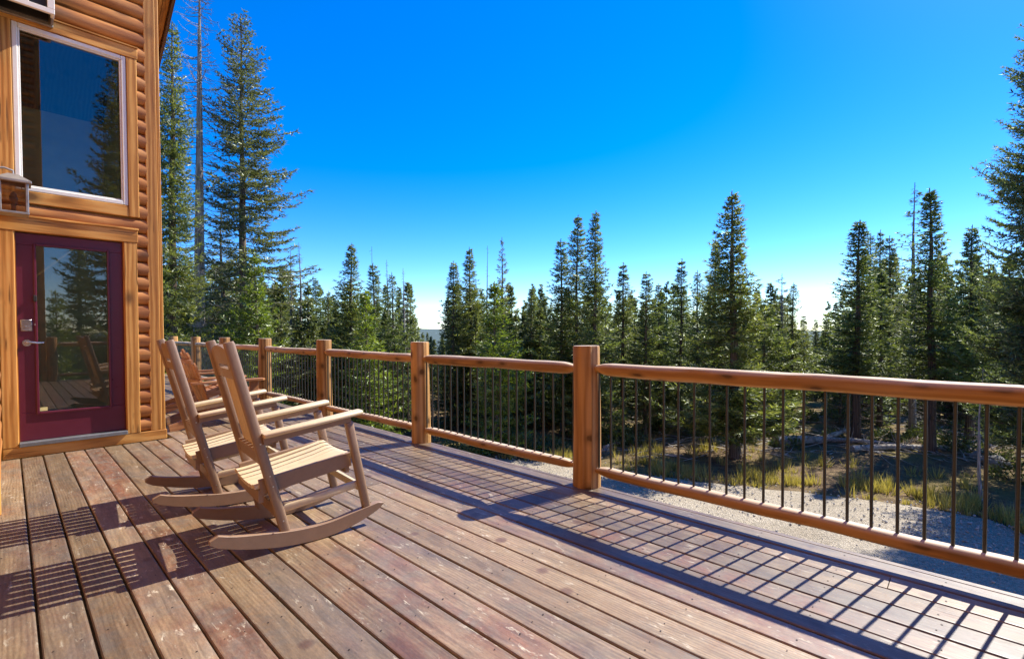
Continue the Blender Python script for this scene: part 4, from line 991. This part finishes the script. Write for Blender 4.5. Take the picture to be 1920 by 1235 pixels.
def fallen(px, py_depth, ln, r, ang, label, tilt=0.0):
    x, y = at(px, py_depth); z = zg(x, y)+r*.8; b = MB(); n = 9; dx, dy = math.cos(ang), math.sin(ang)
    pts = [(x+dx*ln*(s-.5), y+dy*ln*(s-.5), z+tilt*(s)*ln+.03*math.sin(s*5)) for s in np.linspace(0, 1, n)]
    b.tube(pts, [r*(1.1-.5*s) for s in np.linspace(0, 1, n)], 10)
    t = thing('fallen_log', label, 'log', (0, 0, 0), group='fallen logs on the forest floor'); autosmooth(b.build('trunk', M['deadwood'], t), 50)
    rg = random.Random(px); b = MB()
    for k in range(7):
        s = rg.uniform(.2, .95); p = Vector(pts[int(s*(n-1))]); d = Vector((rg.uniform(-1, 1), rg.uniform(-1, 1), rg.uniform(.2, 1))).normalized(); l2 = rg.uniform(.2, .6)
        b.tube([p, p+d*l2*.5, p+d*l2+Vector((0, 0, .05))], [r*.2, r*.13, .004], 5)
    b.build('broken_branch', M['deadwood'], t)
A_ = math.atan2(-.7255, .688)
fallen(1505, 17.4, 2.3, .20, A_+.25, 'thick pale grey fallen log right of the big central spruce')
fallen(1690, 16.6, 3.6, .11, A_+.1, 'dark long fallen log below the tall ragged spruce')
fallen(1640, 17.4, 2.8, .09, A_-.35, 'thin fallen log crossing behind the dark long one')
fallen(1260, 20.5, 3.4, .13, A_+.2, 'fallen log far back left of the big central spruce')
fallen(1160, 17.5, 1.8, .07, A_+.8, 'short bleached fallen log just right of the nearest railing post')
fallen(1575, 18.3, 2.4, .10, A_+.5, 'fallen log leaning uphill under the broad cone shaped spruce', .12)
def boulder(px, dep, r, label, sd_):
    x, y = at(px, dep); bm = bmesh.new(); bmesh.ops.create_icosphere(bm, subdivisions=3, radius=1)
    for v in bm.verts:
        c = v.co.copy(); k = 1+.28*mnoise.noise(c*1.3+Vector((sd_, 0, 0)))+.08*mnoise.noise(c*4+Vector((sd_, 3, 0))); v.co = Vector((c.x*r*1.3*k, c.y*r*k, c.z*r*.75*k))
    me = bpy.data.meshes.new('boulder'); bm.to_mesh(me); bm.free(); me.materials.append(M['rock'])
    o = ob('boulder', me, loc=(x, y, zg(x, y)+r*.3), rot=(0, 0, sd_)); autosmooth(o, 35); tag(o, label, 'boulder', 'boulders by the gravel edge')
boulder(1872, 14.6, .30, 'grey boulder under the huge edge spruce beside the gravel', 1.0)
boulder(1842, 15.6, .2, 'small pale boulder just left of the bigger grey one', 2.3)
boulder(1133, 18.2, .26, 'pale rock at the right of the nearest railing post', 3.7)
def sticks():
    st = Sticks(); rg = np.random.default_rng(17)
    for _ in range(520):
        px = rg.uniform(1100, 1920); d = rg.uniform(15.6, 24) if px < 1750 else rg.uniform(15, 20); x, y = at(px, d); z = zg(x, y); a = rg.uniform(0, 6.28); l = rg.uniform(.3, 1.6); u = rg.uniform(0, .35)
        p = np.array([x, y, z+.02]); q = p+np.array([math.cos(a)*l, math.sin(a)*l, l*u*rg.uniform(0, 1)]); m = (p+q)/2+rg.normal(0, .05, 3)*[1, 1, .4]
        st.add(np.stack([p, m, q]), rg.uniform(.008, .03), .004, 4)
    v, f = st.out(); tag(ob('fallen_branches', np_mesh('fallen_branches', v, f, M['deadwood'])), 'scattered dead branches littering the forest floor', 'branches', kind='stuff')
sticks()
def pebbles():
    rg = np.random.default_rng(23); base = np.concatenate([edge_dist_pts(900, rg, -2.6, .15), np.stack([rg.uniform(4, 13, 900), rg.uniform(-2, 12, 900)], 1)])
    bm = bmesh.new(); bmesh.ops.create_icosphere(bm, subdivisions=1, radius=1); v0 = np.array([v.co[:] for v in bm.verts]); f0 = np.array([[v.index for v in f.verts] for f in bm.faces]); bm.free()
    VV = []; FF = []; n = 0
    for p in base:
        r = rg.uniform(.010, .028); s = rg.uniform(.6, 1.3, 3); v = v0*s*r*(1+rg.normal(0, .12, v0.shape)); VV.append(v+[p[0], p[1], GZ+.045+r*.2]); FF.append(f0+n); n += len(v0)
    tag(ob('loose_stones', np_mesh('loose_stones', np.concatenate(VV), np.concatenate(FF), M['stone'])), 'loose stones scattered on the gravel drive', 'stones', kind='stuff')
pebbles()
